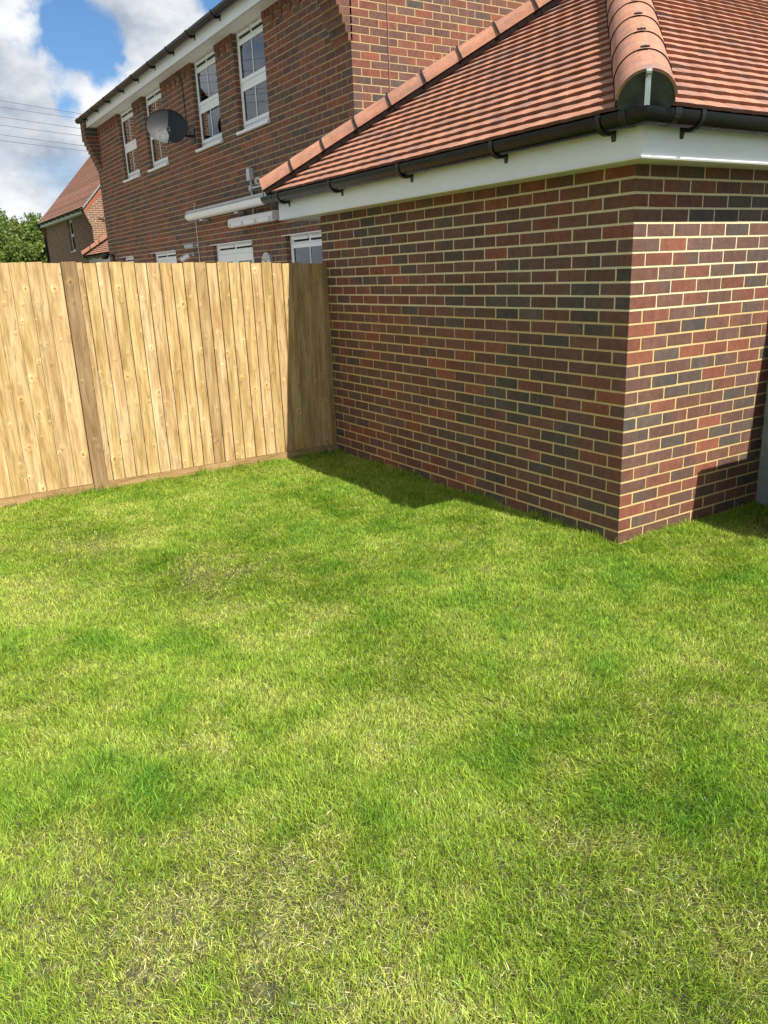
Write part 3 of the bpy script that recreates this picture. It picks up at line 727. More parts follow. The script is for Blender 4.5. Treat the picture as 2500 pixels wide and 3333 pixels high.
def fence_right():
    F = empty('panel_fence', (.1, 1.35, 0), 'fence with grey concrete post at the right edge, standing against the sunlit garage wall', 'fence')
    p = MB(); x0 = .034; y0 = 1.30; w = .11; h = 1.80
    # slotted post, H section, chamfered top
    pr = [(0, 0), (w, 0), (w, .035), (w-.03, .035), (w-.03, .075), (w, .075), (w, .11), (0, .11), (0, .075), (.0, .035)]
    p.extrude(pr, (x0, y0, -.2), X, Y, Z, h+.2-.02)
    p.extrude([(.01, .01), (w-.01, .01), (w-.01, .10), (.01, .10)], (x0, y0, h-.02), X, Y, Z, .02)
    p.build('concrete_post', M['concrete'], F, merge=True)
    p2 = MB(); p2.extrude([(0, 0), (.11, 0), (.11, .11), (0, .11)], (x0+1.94, y0, -.2), X, Y, Z, h+.2); p2.build('concrete_post', M['concrete'], F, merge=True)
    gb = MB(); gb.box((x0+w-.02, y0+.04, -.1), (x0+1.95, y0+.07, .2)); gb.build('gravel_board', M['concrete'], F)
    bd = MB(); x = x0+w-.015; rnd = random.Random(3)
    while x < x0+1.93:
        ou, ov = board_uv(rnd); t = rnd.uniform(.85, 1.1)
        bd.obox((x, y0+.045, .2), X*.108, Y*.012, Z*(h-.22), (t, t, t)); x += .1085
    bd.build('board_panel', M['pine'], F)
fence_right()

# ------------------------------------------------------------------ house with the facade over the fence
HX1 = -4.57; HX0 = -14.9; HY = 1.05; HZ0 = -.024; SOF = 4.558
def soldier_red(x0, x1, c):
    return (x0, x1, c)
def make_window_unit(house, xa, xb, za, zb, kind='casement'):
    """white uPVC unit recessed in the opening xa..xb; za sill, zb head"""
    yf = HY+.060; D = .06; f = MB()
    fr = .058
    def bar(x0, x1, z0, z1, y=yf, d=D): f.box((x0, y, z0), (x1, y+d, z1))
    glass = []; bars = []
    if kind == 'casement':
        head = zb-.11
        bar(xa, xb, head, zb); bar(xa, xb, za, za+fr); bar(xa, xa+fr, za+fr, head); bar(xb-fr, xb, za+fr, head)
        zm = za+(head-za)*.515; bar(xa+fr, xb-fr, zm-.028, zm+.028)
        for (z0, z1) in ((za+fr, zm-.028), (zm+.028, head)):
            yy = yf-.012; c = .045; x0, x1 = xa+fr-.008, xb-fr+.008
            bar(x0, x1, z0+.001, z0+c, yy, .055); bar(x0, x1, z1-c, z1-.001, yy, .055); bar(x0, x0+c, z0+c, z1-c, yy, .055); bar(x1-c, x1, z0+c, z1-c, yy, .055)
            glass.append((x0+c, x1-c, z0+c, z1-c))
    elif kind == 'doors':
        head = zb-.15; bar(xa, xb, head, zb); bar(xa, xa+.05, za, head); bar(xb-.05, xb, za, head); xm = (xa+xb)/2
        for (x0, x1) in ((xa+.05, xm-.003), (xm+.003, xb-.05)):
            yy = yf-.014; c = .10
            bar(x0, x1, za, za+.2, yy, .06); bar(x0, x1, head-.10, head-.002, yy, .06); bar(x0, x0+c, za+.2, head-.10, yy, .06); bar(x1-c, x1, za+.2, head-.10, yy, .06)
            glass.append((x0+c, x1-c, za+.2, head-.10))
    w = f.build('window' if kind == 'casement' else 'french_doors', M['upvc'], house)
    for (x0, x1, z0, z1) in glass:
        p = MB(); p.box((x0, yf+.001, z0), (x1, yf+.004, z1)); p.build('pane', M['glass'], w)
        q = MB(); xm = (x0+x1)/2
        if kind == 'casement':
            q.box((xm-.008, yf-.006, z0), (xm+.008, yf+.0005, z1)); q.build('glazing_bar', M['upvc'], w)
        for (a, b_, c_, d_) in ((x0-.002, x0+.006, z0, z1), (x1-.006, x1+.002, z0, z1)):
          ga = MB(); ga.box((a, yf-.002, c_), (b_, yf+.012, d_)); ga.build('gasket', M['rubber'], w)
    if kind == 'casement':
        s = MB(); s.box((xa-.035, HY-.042, za-.044), (xb+.035, HY+.1, za-.014)); s.box((xa+.0, HY-.0, za-.014), (xb-.0, HY+.1, za)); s.build('sill', M['upvc'], w)
    for (t0, t1) in ((.10, .49), (.53, .92)):
        v = MB(); x0 = xa+(xb-xa)*t0; x1 = xa+(xb-xa)*t1; zz = zb-.048
        v.box((x0, yf-.028, zz-.012), (x1, yf-.001, zz+.016)); v.build('trickle_vent', M['upvc'], w)
        v = MB(); v.box((x0+.012, yf-.010, zz-.034), (x1-.012, yf-.0015, zz-.013)); v.build('vent_slot', M['rubber'], w)
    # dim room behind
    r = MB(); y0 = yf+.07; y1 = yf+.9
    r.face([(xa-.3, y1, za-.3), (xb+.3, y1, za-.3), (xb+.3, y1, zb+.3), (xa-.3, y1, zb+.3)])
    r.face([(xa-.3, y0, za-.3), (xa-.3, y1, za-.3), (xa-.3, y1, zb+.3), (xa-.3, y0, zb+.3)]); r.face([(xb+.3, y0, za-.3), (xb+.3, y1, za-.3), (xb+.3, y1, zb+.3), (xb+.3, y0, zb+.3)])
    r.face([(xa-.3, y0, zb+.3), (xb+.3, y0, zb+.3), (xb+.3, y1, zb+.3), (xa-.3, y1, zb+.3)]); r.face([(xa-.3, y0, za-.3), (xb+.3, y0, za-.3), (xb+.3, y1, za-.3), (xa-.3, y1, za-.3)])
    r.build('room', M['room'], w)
    if kind == 'casement':
        c = MB()
        for (a, b_) in ((xa+.02, xa+.30), (xb-.20, xb-.02)):
            n = 14; pts = [(a+(b_-a)*i/n, yf+.14+.018*math.sin(i*1.9+xa)) for i in range(n+1)]
            for i in range(n): c.face([(pts[i][0], pts[i][1], za+.02), (pts[i+1][0], pts[i+1][1], za+.02), (pts[i+1][0], pts[i+1][1], zb), (pts[i][0], pts[i][1], zb)])
        c.build('curtain', M['curtain'], w, smooth=True)
    return w
def make_house():
    h = empty('house', (-9.7, 4.5, 0), 'two storey brick house beyond the fence with four tall upper windows under white eaves', 'house')
    zc = lambda n: HZ0+.075*n
    UP = [(-7.50, -6.58), (-9.06, -8.12), (-11.45, -10.47), (-13.03, -12.07)]
    LO = [(-8.87, -7.40, zc(0), zc(28)), (-6.36, -5.30, zc(14), zc(28)), (-13.9, -13.14, zc(15), zc(28)), (-11.9, -10.6, zc(14), zc(28))]
    opens = [(HX1-b, HX1-a, zc(46), 5) for a, b in UP]+[(HX1-b, HX1-a, p, q) for a, b, p, q in LO]
    odd = lambda c: c % 2 == 1
    reds = [(a-.02, b+.02, 43) for a, b in UP]+[(-9.2, -6.95, 30), (-13.95, -13.0, 30), (-12.0, -10.5, 30), (-6.4, -5.2, 30)]
    def special(c, s, r):
        x = HX1-s
        for a, b, cc in reds:
            if c == cc and a < x < b: k = .85+.3*r.random(); q = tuple(v*k for v in (.25, .095, .055)); return q, q
        if c >= 59:
            k = .75+.4*r.random(); q = tuple(v*k for v in (.22, .10, .065)); return q, q
        return None
    KS = 52                                         # course where the corbels start
    proj = lambda c: 0 if c < KS-1 else .030*min(8, c-KS+2)
    b = MB(); m = MB()
    brickwork(b, m, (HX1, HY, HZ0), -X, -Y, HX1-HX0, 0, -1, 61, odd, opens, random.Random(31), off=1.3, special=special)
    # reveals facing +X of each opening (the far jambs), and the near ones
    for (a, bb, p, q) in [(a, b_, zc(46), SOF) for a, b_ in UP]+LO:
        c0 = int(round((p-HZ0)/.075)); c1 = int(round((q-HZ0)/.075))+(1 if q > 4 else 0)
        brickwork(b, m, (a, HY, HZ0), Y, X, .085, 0, c0, c1, odd, rnd=random.Random(int(-a*10)), off=2.0)
        brickwork(b, m, (bb, HY, HZ0), Y, -X, .085, 0, c0, c1, odd, rnd=random.Random(int(-a*13)), off=2.0)
        if q < 4: m.face([(a, HY+.001, q), (bb, HY+.001, q), (bb, HY+.2, q), (a, HY+.2, q)])
    wall = b.build('front_wall', M['brick'], h); m.build('mortar_bed', M['mortar_house'], wall)
    # gable end wall facing the garage
    e = MB(); em = MB(); gy = 8.2
    gs = math.tan(R_(34.5))
    def endf(c):
        z = HZ0+c*.075; 
        return gy if z < SOF else max(.4, gy-(z-SOF)/gs)
    def startg(c):
        z = HZ0+c*.075
        return 0 if z < SOF+.15 else max(0, (z-SOF-.15)/gs)
    brickwork(e, em, (HX1, HY, HZ0), Y, X, gy, 0, 0, 96, lambda c: c % 2 == 0, (), random.Random(77), off=6.1, endf=endf, startf=startg)
    ew = e.build('gable_wall', M['brick'], h); em.build('mortar_bed', M['mortar_house'], ew)
    fw = MB(); fw.face([(HX0, HY, -.1), (HX0, HY+gy, -.1), (HX0, HY+gy, SOF), (HX0, HY, SOF)], uv=[(0, 0), (gy, 0), (gy, 4.6), (0, 4.6)])
    fw.face([(HX0, HY, SOF), (HX0, HY+gy, SOF), (HX0, HY+gy/2, SOF+gy/2*gs)], uv=[(0, 4.6), (gy, 4.6), (gy/2, 8.4)]); fw.build('gable_wall', M['uvbrick'], h)
    # dentil course
    rnd = random.Random(5)
    redc = lambda: tuple(v*rnd.uniform(.75, 1.15) for v in rnd.choice(((.19, .085, .056), (.21, .083, .052), (.16, .08, .058))))
    x = HX1-.34
    ivs = []; cur = HX1-.34
    for a, bb in UP: ivs.append((bb, cur)); cur = a
    ivs.append((HX0+.34, cur))
    for (lo, hi) in ivs:
        x = hi; d = MB()
        while x > lo+.05:
            w_ = min(.105, x-lo); d.box((x-w_+.005, HY-.012, zc(60)+.004), (x-.003, HY+.0, SOF-.002), redc()); x -= .1125
        x = hi
        while x > lo+.1:
            d.box((x-.1025, HY-.012, zc(59)-.001), (x-.004, HY+.0, zc(60)-.006), redc()); x -= .225
        d.build('dentil_course', M['brick'], h)
    # corbelled kneelers at both ends, thicker than one brick
    for (x1, x0, sgn) in ((HX1, HX1-.3275, 1), (HX0+.3275, HX0, -1)):
        k = MB(); km = MB()
        for c in range(KS-1, 63):
            pr = proj(c)
            za, zb = zc(c), zc(c+1)
            if pr <= 0: continue
            km.box((x0+.004, HY-pr+.005, za), (x1-.004, HY+.02, zb))
            br = [(0, .215), (.225, .3275)] if c % 2 else [(0, .1025), (.1125, .3275)]
            for (a, bb) in br:
                col, _ = brick_col(rnd, c*.3, c*.4)
                k.box((x0+a, HY-pr, za+.005), (x0+bb, HY+.018, zb-.005), col)
        kn = k.build('kneeler', M['brick'], h, merge=False); km.build('mortar_bed', M['mortar_house'], kn)
    FY = .852
    s = MB(); s.box((HX0+.33, FY+.012, SOF), (HX1-.33, HY+.12, SOF+.008)); s.build('soffit', M['upvc_old'], h)
    v = MB(); x = HX0+.4
    while x < HX1-.5: v.box((x, FY+.020, SOF-.003), (x+.17, FY+.032, SOF-.0005)); x += .22
    v.build('soffit_vent', M['greyplastic'], h)
    f = MB(); f.box((HX0+.325, FY, SOF-.004), (HX1-.325, FY+.012, SOF+.20)); f.build('fascia', M['upvc'], h)
    gz = 4.742; gm = MB(); pf = gutter_prof(.002, gz)
    sweep(gm, [((HX0-.06, FY), (0, -1)), ((HX1+.05, FY), (0, -1))], pf); go = gm.build('gutter', M['gutter'], h, smooth=True)
    for x in (-14.45, -13.55, -12.68, -11.77, -10.9, -10.02, -9.14, -8.27, -7.36, -6.45, -5.6):
        q = MB(); bracket(q, (x, FY, gz), -Y, X, 0, gz, w=.034); q.build('gutter_bracket', M['black'], go, merge=True)
    for x in (-10.95, -8.30, -14.8):
        q = MB(); union(q, (x, FY, gz), -Y, X, 0, gz, w=.07); q.build('gutter_union', M['black'], go, merge=True)
    r = MB(); mid = HY+gy/2; rz = SOF+.15+(mid-FY+.02)*gs
    for (ya, yb) in ((FY-.02, mid), (HY+gy+.2, mid)):
        dz = rz-(SOF+.15)
        n = 34
        for i in range(n):
            t0, t1 = i/n, (i+1)/n
            col = random.choice(TILE_COLS)
            r.box((HX0-.04, ya+(yb-ya)*t0, SOF+.15+dz*t0), (HX1+.04, ya+(yb-ya)*t1+.02, SOF+.15+dz*t1), col) if ya < yb else r.box((HX0-.04, ya+(yb-ya)*t1-.02, SOF+.15+dz*t0), (HX1+.04, ya+(yb-ya)*t0, SOF+.15+dz*t1+.02), col)
    r.build('roof', M['tile'], h)
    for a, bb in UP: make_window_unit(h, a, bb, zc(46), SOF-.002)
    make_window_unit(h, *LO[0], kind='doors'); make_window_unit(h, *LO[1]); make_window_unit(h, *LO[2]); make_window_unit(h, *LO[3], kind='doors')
    for (a, bb, p, q) in LO:
        t = MB(); t.box((a-.10, HY-.012, q-.003), (bb+.01, HY+.07, q+.006)); t.build('lintel_trim', M['upvc'], h)
    return h
house = make_house()

# ------------------------------------------------------------------ things fixed to the house
def dish():
    t = empty('satellite_dish', (-9.1, .98, 3.65), 'dark oval satellite dish fixed to the house wall between the upper windows', 'satellite dish')
    Cn = Vector((-9.02, .60, 3.70)); n = Vector((.945, -.25, .20)).normalized(); sx = n.cross(Z).normalized(); sy = sx.cross(n).normalized()
    a_, b_ = .285, .232; d = MB(); nr, na = 7, 40; dep = .055
    P = lambda r, k: Cn+sx*(a_*r*math.cos(2*math.pi*k/na))+sy*(b_*r*math.sin(2*math.pi*k/na))+n*(dep*(r*r-1))
    for i in range(nr):
        for k in range(na):
            r0, r1 = i/nr, (i+1)/nr
            f = [P(r0, k), P(r1, k), P(r1, k+1), P(r0, k+1)] if i else [P(0, 0), P(r1, k), P(r1, k+1)]
            d.face(f); d.face([p-n*.004 for p in f][::-1])
    for k in range(na): d.face([P(1, k), P(1, k+1), P(1, k+1)-n*.012, P(1, k)-n*.012])
    o = d.build('reflector', M['dish'], t, smooth=True)
    rm = MB(); rm.tube([P(1, k) for k in range(na)]+[P(1, 0)], .006, 6, caps=False); rm.build('rim', M['black'], o)
    low = Cn-sy*(b_*.95); lnb = Cn-sy*.20+n*.34
    a = MB(); a.tube([Cn-sy*.17-n*.05, low+n*.05, lnb-sy*.02], .012, 8); a.build('arm', M['black'], t)
    l = MB(); l.tube([lnb-sy*.02, lnb+sy*.04-n*.04], .026, 12); l.tube([lnb+sy*.03-n*.03, lnb+sy*.065-n*.075], .033, 12); l.build('receiver_head', M['black'], t)
    mt = MB(); mt.tube([Cn-n*.06, Vector((-9.22, .80, 3.62)), Vector((-9.22, HY, 3.62))], .018, 8); mt.box((-9.29, HY-.012, 3.53), (-9.15, HY, 3.72)); mt.build('wall_mount', M['black'], t)
    c = MB(); c.tube([(-9.74, 1.0, 4.557), (-9.70, .99, 4.52), (-9.60, 1.015, 4.515), (-9.50, 1.035, 4.50), (-9.46, 1.04, 4.40), (-9.45, 1.04, 4.1), (-9.42, 1.04, 3.8), (-9.30, 1.03, 3.66)], .006, 6)
    tag(c.build('aerial_cable', M['black']), 'thin black cable running from the soffit down to the satellite dish', 'cable')
dish()
def wall_things():
    t = empty('awning', (-8.1, 1.0, 2.5), 'long white rolled up awning cassette on the house wall above the french doors', 'awning')
    a = MB(); n = 16; pr = [(.095*math.cos(2*math.pi*k/n)*(1 if math.cos(2*math.pi*k/n) < 0 else .8), .058*math.sin(2*math.pi*k/n)) for k in range(n)]
    a.extrude(pr, (-9.42, .945, 2.515), -Y, Z, X, 3.55); a.build('cassette', M['whitepaint'], t, smooth=True)
    e = MB(); e.extrude([(p[0]*1.06, p[1]*1.06) for p in pr], (-9.445, .945, 2.515), -Y, Z, X, .028); e.build('end_cap', M['upvc_old'], t, merge=True)
    e = MB(); e.extrude([(p[0]*.9, p[1]*.35) for p in pr], (-9.40, .935, 2.578), -Y, Z, X, 3.5); e.build('cover_flap', M['greyplastic'], t, smooth=True)
    for x in (-8.95, -7.6, -6.2):
        b = MB(); b.box((x-.05, .93, 2.425), (x+.06, HY, 2.452)); b.box((x-.05, HY-.015, 2.425), (x+.06, HY, 2.56)); b.build('mount', M['greyplastic'], t)
    # patio heater under it
    t = empty('patio_heater', (-7.1, .95, 2.3), 'white slim bar heater with three panels hung under the awning', 'heater')
    O = Vector((-7.72, .86, 2.30)); ln = 1.42; tlt = R_(28)
    U = Vector((0, -math.cos(tlt), math.sin(tlt))); V = Vector((0, math.sin(tlt), math.cos(tlt)))
    pr = [(-.01, -.055), (.02, -.065), (.05, -.05), (.055, .0), (.045, .045), (.0, .06), (-.05, .05), (-.055, -.03)]
    h = MB(); h.extrude(pr, O+Vector((0, .05, .01)), -Y, Z, X, ln); hb = h.build('shell', M['heatcream'], t, merge=True)
    # three front panels and four round ports on the lower front face
    p0 = Vector((0, -.0, 0)); fo = O+Vector((0, .05, .01))
    A = fo+(-Y)*.048+Z*(-.052); Bv = fo+(-Y)*.054+Z*(-.004)
    up_ = (Bv-A); nn = Vector((0, -1, -.25)).normalized()
    for k in range(3):
        x0 = .07+k*(ln-.14)/3+.04; x1 = x0+(ln-.14)/3-.08
        q = MB(); q.obox(A+X*x0+nn*.0, X*(x1-x0), up_, nn*.006); q.build('radiant_panel', M['curtain'], t, merge=True)
    for k in range(4):
        cx_ = .07+k*(ln-.14)/3; q = MB(); c = A+up_*.5+X*cx_+nn*.004; q.tube([c-nn*.004, c+nn*.004], .022, 14); q.build('port', M['greyplastic'], t, merge=True)
    for x in (-7.35, -6.6):
        b = MB(); b.box((x, .93, 2.355), (x+.12, HY, 2.372)); b.build('bracket', M['greyplastic'], t)
    # conduit tee with box
    t = empty('cable_conduit', (-7.2, 1.04, 2.7), 'grey plastic conduit tee with a square box above the awning', 'conduit')
    b = MB(); b.box((-7.275, HY-.06, 2.80), (-7.175, HY-.002, 2.945)); b.build('junction_box', M['greyplastic'], t)
    c = MB(); c.tube([(-7.22, HY-.025, 2.80), (-7.22, HY-.025, 2.40)], .014, 10); c.tube([(-7.22, HY-.025, 2.705), (-6.5, HY-.025, 2.705)], .014, 10); c.build('pipe', M['greyplastic'], t, merge=True)
    c = MB(); c.tube([(-7.22, HY-.003, 2.705), (-7.22, HY-.05, 2.705)], .036, 16); c.build('round_box', M['greyplastic'], t, merge=True)
    # white cable
    c = MB(); c.tube([(-9.40, HY-.01, 2.70), (-9.455, HY-.012, 2.715), (-9.46, HY-.01, 2.65), (-9.462, HY-.01, 2.3), (-9.468, HY-.01, 1.0)], .005, 6)
    tag(c.build('white_cable', M['whitepaint']), 'thin white cable running down the house wall past the security cameras', 'cable')
    # cameras
    for (x, z, d, lab) in ((-9.47, 2.105, Vector((-.78, -.60, -.05)), 'grey bullet security camera, the upper one with its dark lens toward the left'), (-9.72, 1.98, Vector((-.55, -.65, -.42)), 'pale bullet security camera, the lower one tilted down above the fence')):
        t = empty('security_camera', (x, HY, z), lab, 'security camera', 'security cameras on the house wall')
        d.normalize(); J = Vector((x, HY-.055, z))
        q = MB(); q.tube([(x, HY, z), (x, HY-.02, z)], .033, 14); q.tube([(x, HY-.02, z), J], .013, 10); q.build('mount', M['greyplastic'], t, merge=True)
        q = MB(); P = J+d*.02; q.tube([P, P+d*.01, P+d*.15, P+d*.165], [.024, .034, .034, .031], 16)
        s_ = d.cross(Z).normalized(); u_ = s_.cross(d); q.obox(P+u_*.033-s_*.03, s_*.06, d*.19, u_*.006)
        q.build('body', M['greyplastic'] if z > 2.05 else M['whitepaint'], t, merge=True)
        q = MB(); q.tube([P+d*.16, P+d*.168], .029, 16); q.build('lens', M['lens'], t, merge=True)
    # wall light on the far left
    t = empty('wall_lantern', (-14.66, HY, 2.12), 'black wall light near the far corner of the house, above the fence', 'wall light')
    q = MB(); q.box((-14.60, HY-.03, 2.02), (-14.52, HY, 2.16)); q.build('backplate', M['black'], t)
    q = MB(); q.tube([(-14.56, HY-.02, 2.14), (-14.58, HY-.12, 2.17), (-14.6, HY-.18, 2.15)], .012, 8); q.build('arm', M['black'], t)
    q = MB(); q.tube([(-14.6, HY-.18, 2.17), (-14.6, HY-.18, 2.14), (-14.6, HY-.18, 2.07)], [.03, .10, .06], 12); q.build('lamp_shade', M['black'], t, merge=True)
    # clock
    t = empty('wall_clock', (-6.93, HY, 1.77), 'round cream clock with dark rim on the brick wall beside the french doors', 'clock')
    C0 = Vector((-6.93, HY-.02, 1.765)); r = .135
    q = MB(); q.tube([C0+Y*.02, C0-Y*.012], r, 32); q.build('rim', M['greyplastic'], t, merge=True)
    q = MB(); q.tube([C0-Y*.012, C0-Y*.016], r-.013, 32); q.build('face', M['clockface'], t, merge=True)
    for hr in range(1, 13):
        a = R_(90-30*hr); tx = bpy.data.curves.new('numeral', 'FONT'); tx.body = str(hr); tx.size = .034; tx.align_x = 'CENTER'; tx.align_y = 'CENTER'; tx.extrude = .0006
        ob = bpy.data.objects.new('tmp', tx); SC.collection.objects.link(ob)
        me = bpy.data.meshes.new_from_object(ob.evaluated_get(bpy.context.evaluated_depsgraph_get())); bpy.data.objects.remove(ob)
        me.materials.append(M['black']); o = bpy.data.objects.new('numeral', me); SC.collection.objects.link(o); o.parent = t
        o.location = Vector((math.cos(a)*.098, -.0375, math.sin(a)*.098))+Vector((0, 0, -.005)); o.rotation_euler = (R_(90), 0, 0)
    for (a, l_, w_) in ((R_(118), .07, .010), (R_(60), .095, .007)):
        q = MB(); dv = Vector((math.cos(a), 0, math.sin(a))); sv = Vector((-math.sin(a), 0, math.cos(a)))
        q.obox(C0-Y*.019-sv*w_/2-dv*.02, dv*(l_+.02), sv*w_, -Y*.001); q.build('hand', M['black'], t)
    # cable and tag on the gable
    q = MB(); q.tube([(HX1+.008, 1.492, 5.9), (HX1+.008, 1.489, 4.3), (HX1+.009, 1.487, 3.6), (HX1+.008, 1.486, 3.265)], .0055, 6)
    tag(q.build('earth_cable', M['copper']), 'thin pinkish cable hanging down the sunlit gable wall', 'cable')
    q = MB(); q.box((HX1+.001, 1.445, 3.295), (HX1+.006, 1.475, 3.345)); tag(q.build('cable_tag', M['yellow']), 'small bright yellow tag on the sunlit gable wall', 'tag')
wall_things()

# ------------------------------------------------------------------ neighbouring garage and houses
g2 = copy_tree(garage); g2.location = garage.location+Vector((-15.27, 1.18, .03))
tag(g2, 'small tiled garage roof and eaves beyond the far left corner of the house', 'garage')

def simple_house(name, label, x0, x1, y0, depth, eave, pitch, over=.24, win=(), kneel=True, faces='front'):
    h = empty(name, ((x0+x1)/2, y0+depth/2, 0), label, 'house')
    gs = math.tan(R_(pitch)); w = MB()
    # front wall with openings as strips
    xs = sorted([x0, x1]+[v for q in win for v in q[:2]]); zs = sorted([-.5, eave]+[v for q in win for v in q[2:4]])
    xs = sorted(set(xs)); zs = sorted(set(zs))
    for i in range(len(xs)-1):
        for j in range(len(zs)-1):
            cx_, cz_ = (xs[i]+xs[i+1])/2, (zs[j]+zs[j+1])/2
            if any(q[0] < cx_ < q[1] and q[2] < cz_ < q[3] for q in win): continue
            P = [(xs[i], y0, zs[j]), (xs[i+1], y0, zs[j]), (xs[i+1], y0, zs[j+1]), (xs[i], y0, zs[j+1])]
            w.face(P, uv=[(p[0], p[2]) for p in P])
    for q in win:
        for xx in q[:2]: w.face([(xx, y0, q[2]), (xx, y0+.1, q[2]), (xx, y0+.1, q[3]), (xx, y0, q[3])], uv=[(0, q[2]), (.1, q[2]), (.1, q[3]), (0, q[3])])
    w.build('front_wall', M['uvbrick'], h)
    for xx in (x0, x1):
        g = MB(); yb = y0+depth; mid = y0+depth/2; rz = eave+(mid-y0)*gs
        g.face([(xx, y0, -.5), (xx, yb, -.5), (xx, yb, eave), (xx, y0, eave)], uv=[(y0, -.5), (yb, -.5), (yb, eave), (y0, eave)])
        g.face([(xx, y0, eave), (xx, yb, eave), (xx, mid, rz)], uv=[(y0, eave), (yb, eave), (mid, rz)])
        gw = g.build('gable_wall', M['uvbrick'], h)
        if kneel:
            k = MB(); rnd = random.Random(4); sg = 1 if xx == x1 else -1; xa, xb = (xx-.33, xx+.004) if sg > 0 else (xx-.004, xx+.33)
            for c in range(8):
                za = eave-.62+.075*c; pr = .03*(c+1)
                k.face([(xa, y0-pr, za+.0), (xb, y0-pr, za), (xb, y0-pr, za+.075), (xa, y0-pr, za+.075)], uv=[(0, za), (.33, za), (.33, za+.075), (0, za+.075)])
                for xq in (xa, xb): k.face([(xq, y0-pr, za), (xq, y0, za), (xq, y0, za+.075), (xq, y0-pr, za+.075)], uv=[(y0-pr, za), (y0, za), (y0, za+.075), (y0-pr, za+.075)])
                k.face([(xa, y0-pr, za), (xb, y0-pr, za), (xb, y0, za), (xa, y0, za)], uv=[(0, za), (.33, za), (.33, za+.07), (0, za+.07)])
            k.build('kneeler', M['uvbrick'], h)
            # red brick band and verge course
            v = MB(); s0 = Vector((xx+sg*.006, y0-.2, eave-.02)); s1 = Vector((xx+sg*.006, mid, rz-.06))
            up_ = Vector((0, 0, -.17)); v.face([s0, s1, s1+up_, s0+up_], (.34, .12, .06)); v.build('verge_course', M['brick'], gw)
            v = MB(); v.obox(Vector((xx-.02 if sg > 0 else xx-.06, y0-over, eave-.03)), X*.08, Vector((0, mid-y0+over, (mid-y0+over)*gs)), Vector((0, 0, .07))); v.build('verge_board', M['concrete'], gw)
            for zz, cnt in ((eave-.38, 0), (eave-.46, 1)):
                d = MB()
                for i in range(3): yy = y0+.25+.35*i+.12*cnt; d.box((xx, yy, zz), (xx+sg*.02, yy+.2, zz+.05), (.12, .06, .05))
                d.build('dentil', M['brick'], gw)
    # tiled slopes, one long slab per course
    mid = y0+depth/2; run = mid-y0+over; tmax = run/math.cos(R_(pitch)); cs, sn = math.cos(R_(pitch)), math.sin(R_(pitch))
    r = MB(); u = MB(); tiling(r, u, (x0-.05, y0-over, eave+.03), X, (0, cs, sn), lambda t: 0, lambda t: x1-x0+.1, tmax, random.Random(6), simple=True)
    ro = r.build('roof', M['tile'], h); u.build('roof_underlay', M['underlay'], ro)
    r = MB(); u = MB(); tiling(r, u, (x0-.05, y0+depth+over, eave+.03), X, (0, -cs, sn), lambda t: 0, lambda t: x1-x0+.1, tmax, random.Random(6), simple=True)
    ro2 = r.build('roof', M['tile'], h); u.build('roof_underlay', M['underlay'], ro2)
    f = MB(); f.box((x0+.33, y0-over+.02, eave-.14), (x1-.33, y0-over+.035, eave+.03)); f.box((x0+.33, y0-over+.035, eave-.14), (x1-.33, y0, eave-.13)); f.build('fascia', M['upvc'], h)
    gm = MB(); sweep(gm, [((x0-.04, y0-over+.02), (0, -1)), ((x1+.04, y0-over+.02), (0, -1))], gutter_prof(.002, eave+.02)); go = gm.build('gutter', M['gutter'], h, smooth=True)
    n = int((x1-x0)/.85)
    for i in range(n):
        q = MB(); bracket(q, (x0+.4+i*.85, y0-over+.02, eave+.02), -Y, X, 0, eave+.02, w=.05, r=.062); q.build('gutter_bracket', M['black'], go)
    for q in win:
        a, b_, p, t_ = q; f = MB(); yy = y0+.07; c = .07; zm = (p+t_)/2
        for bx in ((a, b_, p, p+c), (a, b_, t_-c*1.6, t_), (a, a+c, p+c, t_-c*1.6), (b_-c, b_, p+c, t_-c*1.6), (a+c, b_-c, zm-.05, zm+.05)): f.box((bx[0], yy, bx[2]), (bx[1], yy+.05, bx[3]))
        wo = f.build('window', M['upvc'], h); s = MB(); s.box((a-.03, y0-.04, p-.05), (b_+.03, y0+.1, p-.003)); s.build('sill', M['upvc'], wo)
        g = MB(); g.box((a+.02, yy+.02, p+.02), (b_-.02, yy+.024, t_-.02)); g.build('pane', M['glass'], wo)
        g = MB(); g.face([(a-.2, yy+.6, p-.2), (b_+.2, yy+.6, p-.2), (b_+.2, yy+.6, t_+.2), (a-.2, yy+.6, t_+.2)]); g.build('room', M['room'], wo)
    return h
nb = simple_house('neighbouring_house', 'further brick house at the left with a steep red tiled roof and a sunlit gable', -36.8, -28.0, 3.90, 9.5, 4.17, 47, win=[(-31.95, -31.1, 2.85, 4.03), (-35.3, -34.3, .6, 1.9)])
dp = MB(); dp.tube([(-36.6, 3.62, 4.15), (-36.62, 3.72, 3.95), (-36.62, 3.84, 3.8), (-36.62, 3.84, -.4)], .05, 8); dp.build('downpipe', M['black'], nb)
rf = simple_house('facing_house', 'brick house outside the frame, seen only as a reflection in the far upper windows', -30.0, -20.0, -3.3, 2.85, 6.2, 45, win=[(-28, -27, 3, 4.2), (-24.2, -23.2, 3, 4.2)], kneel=False)

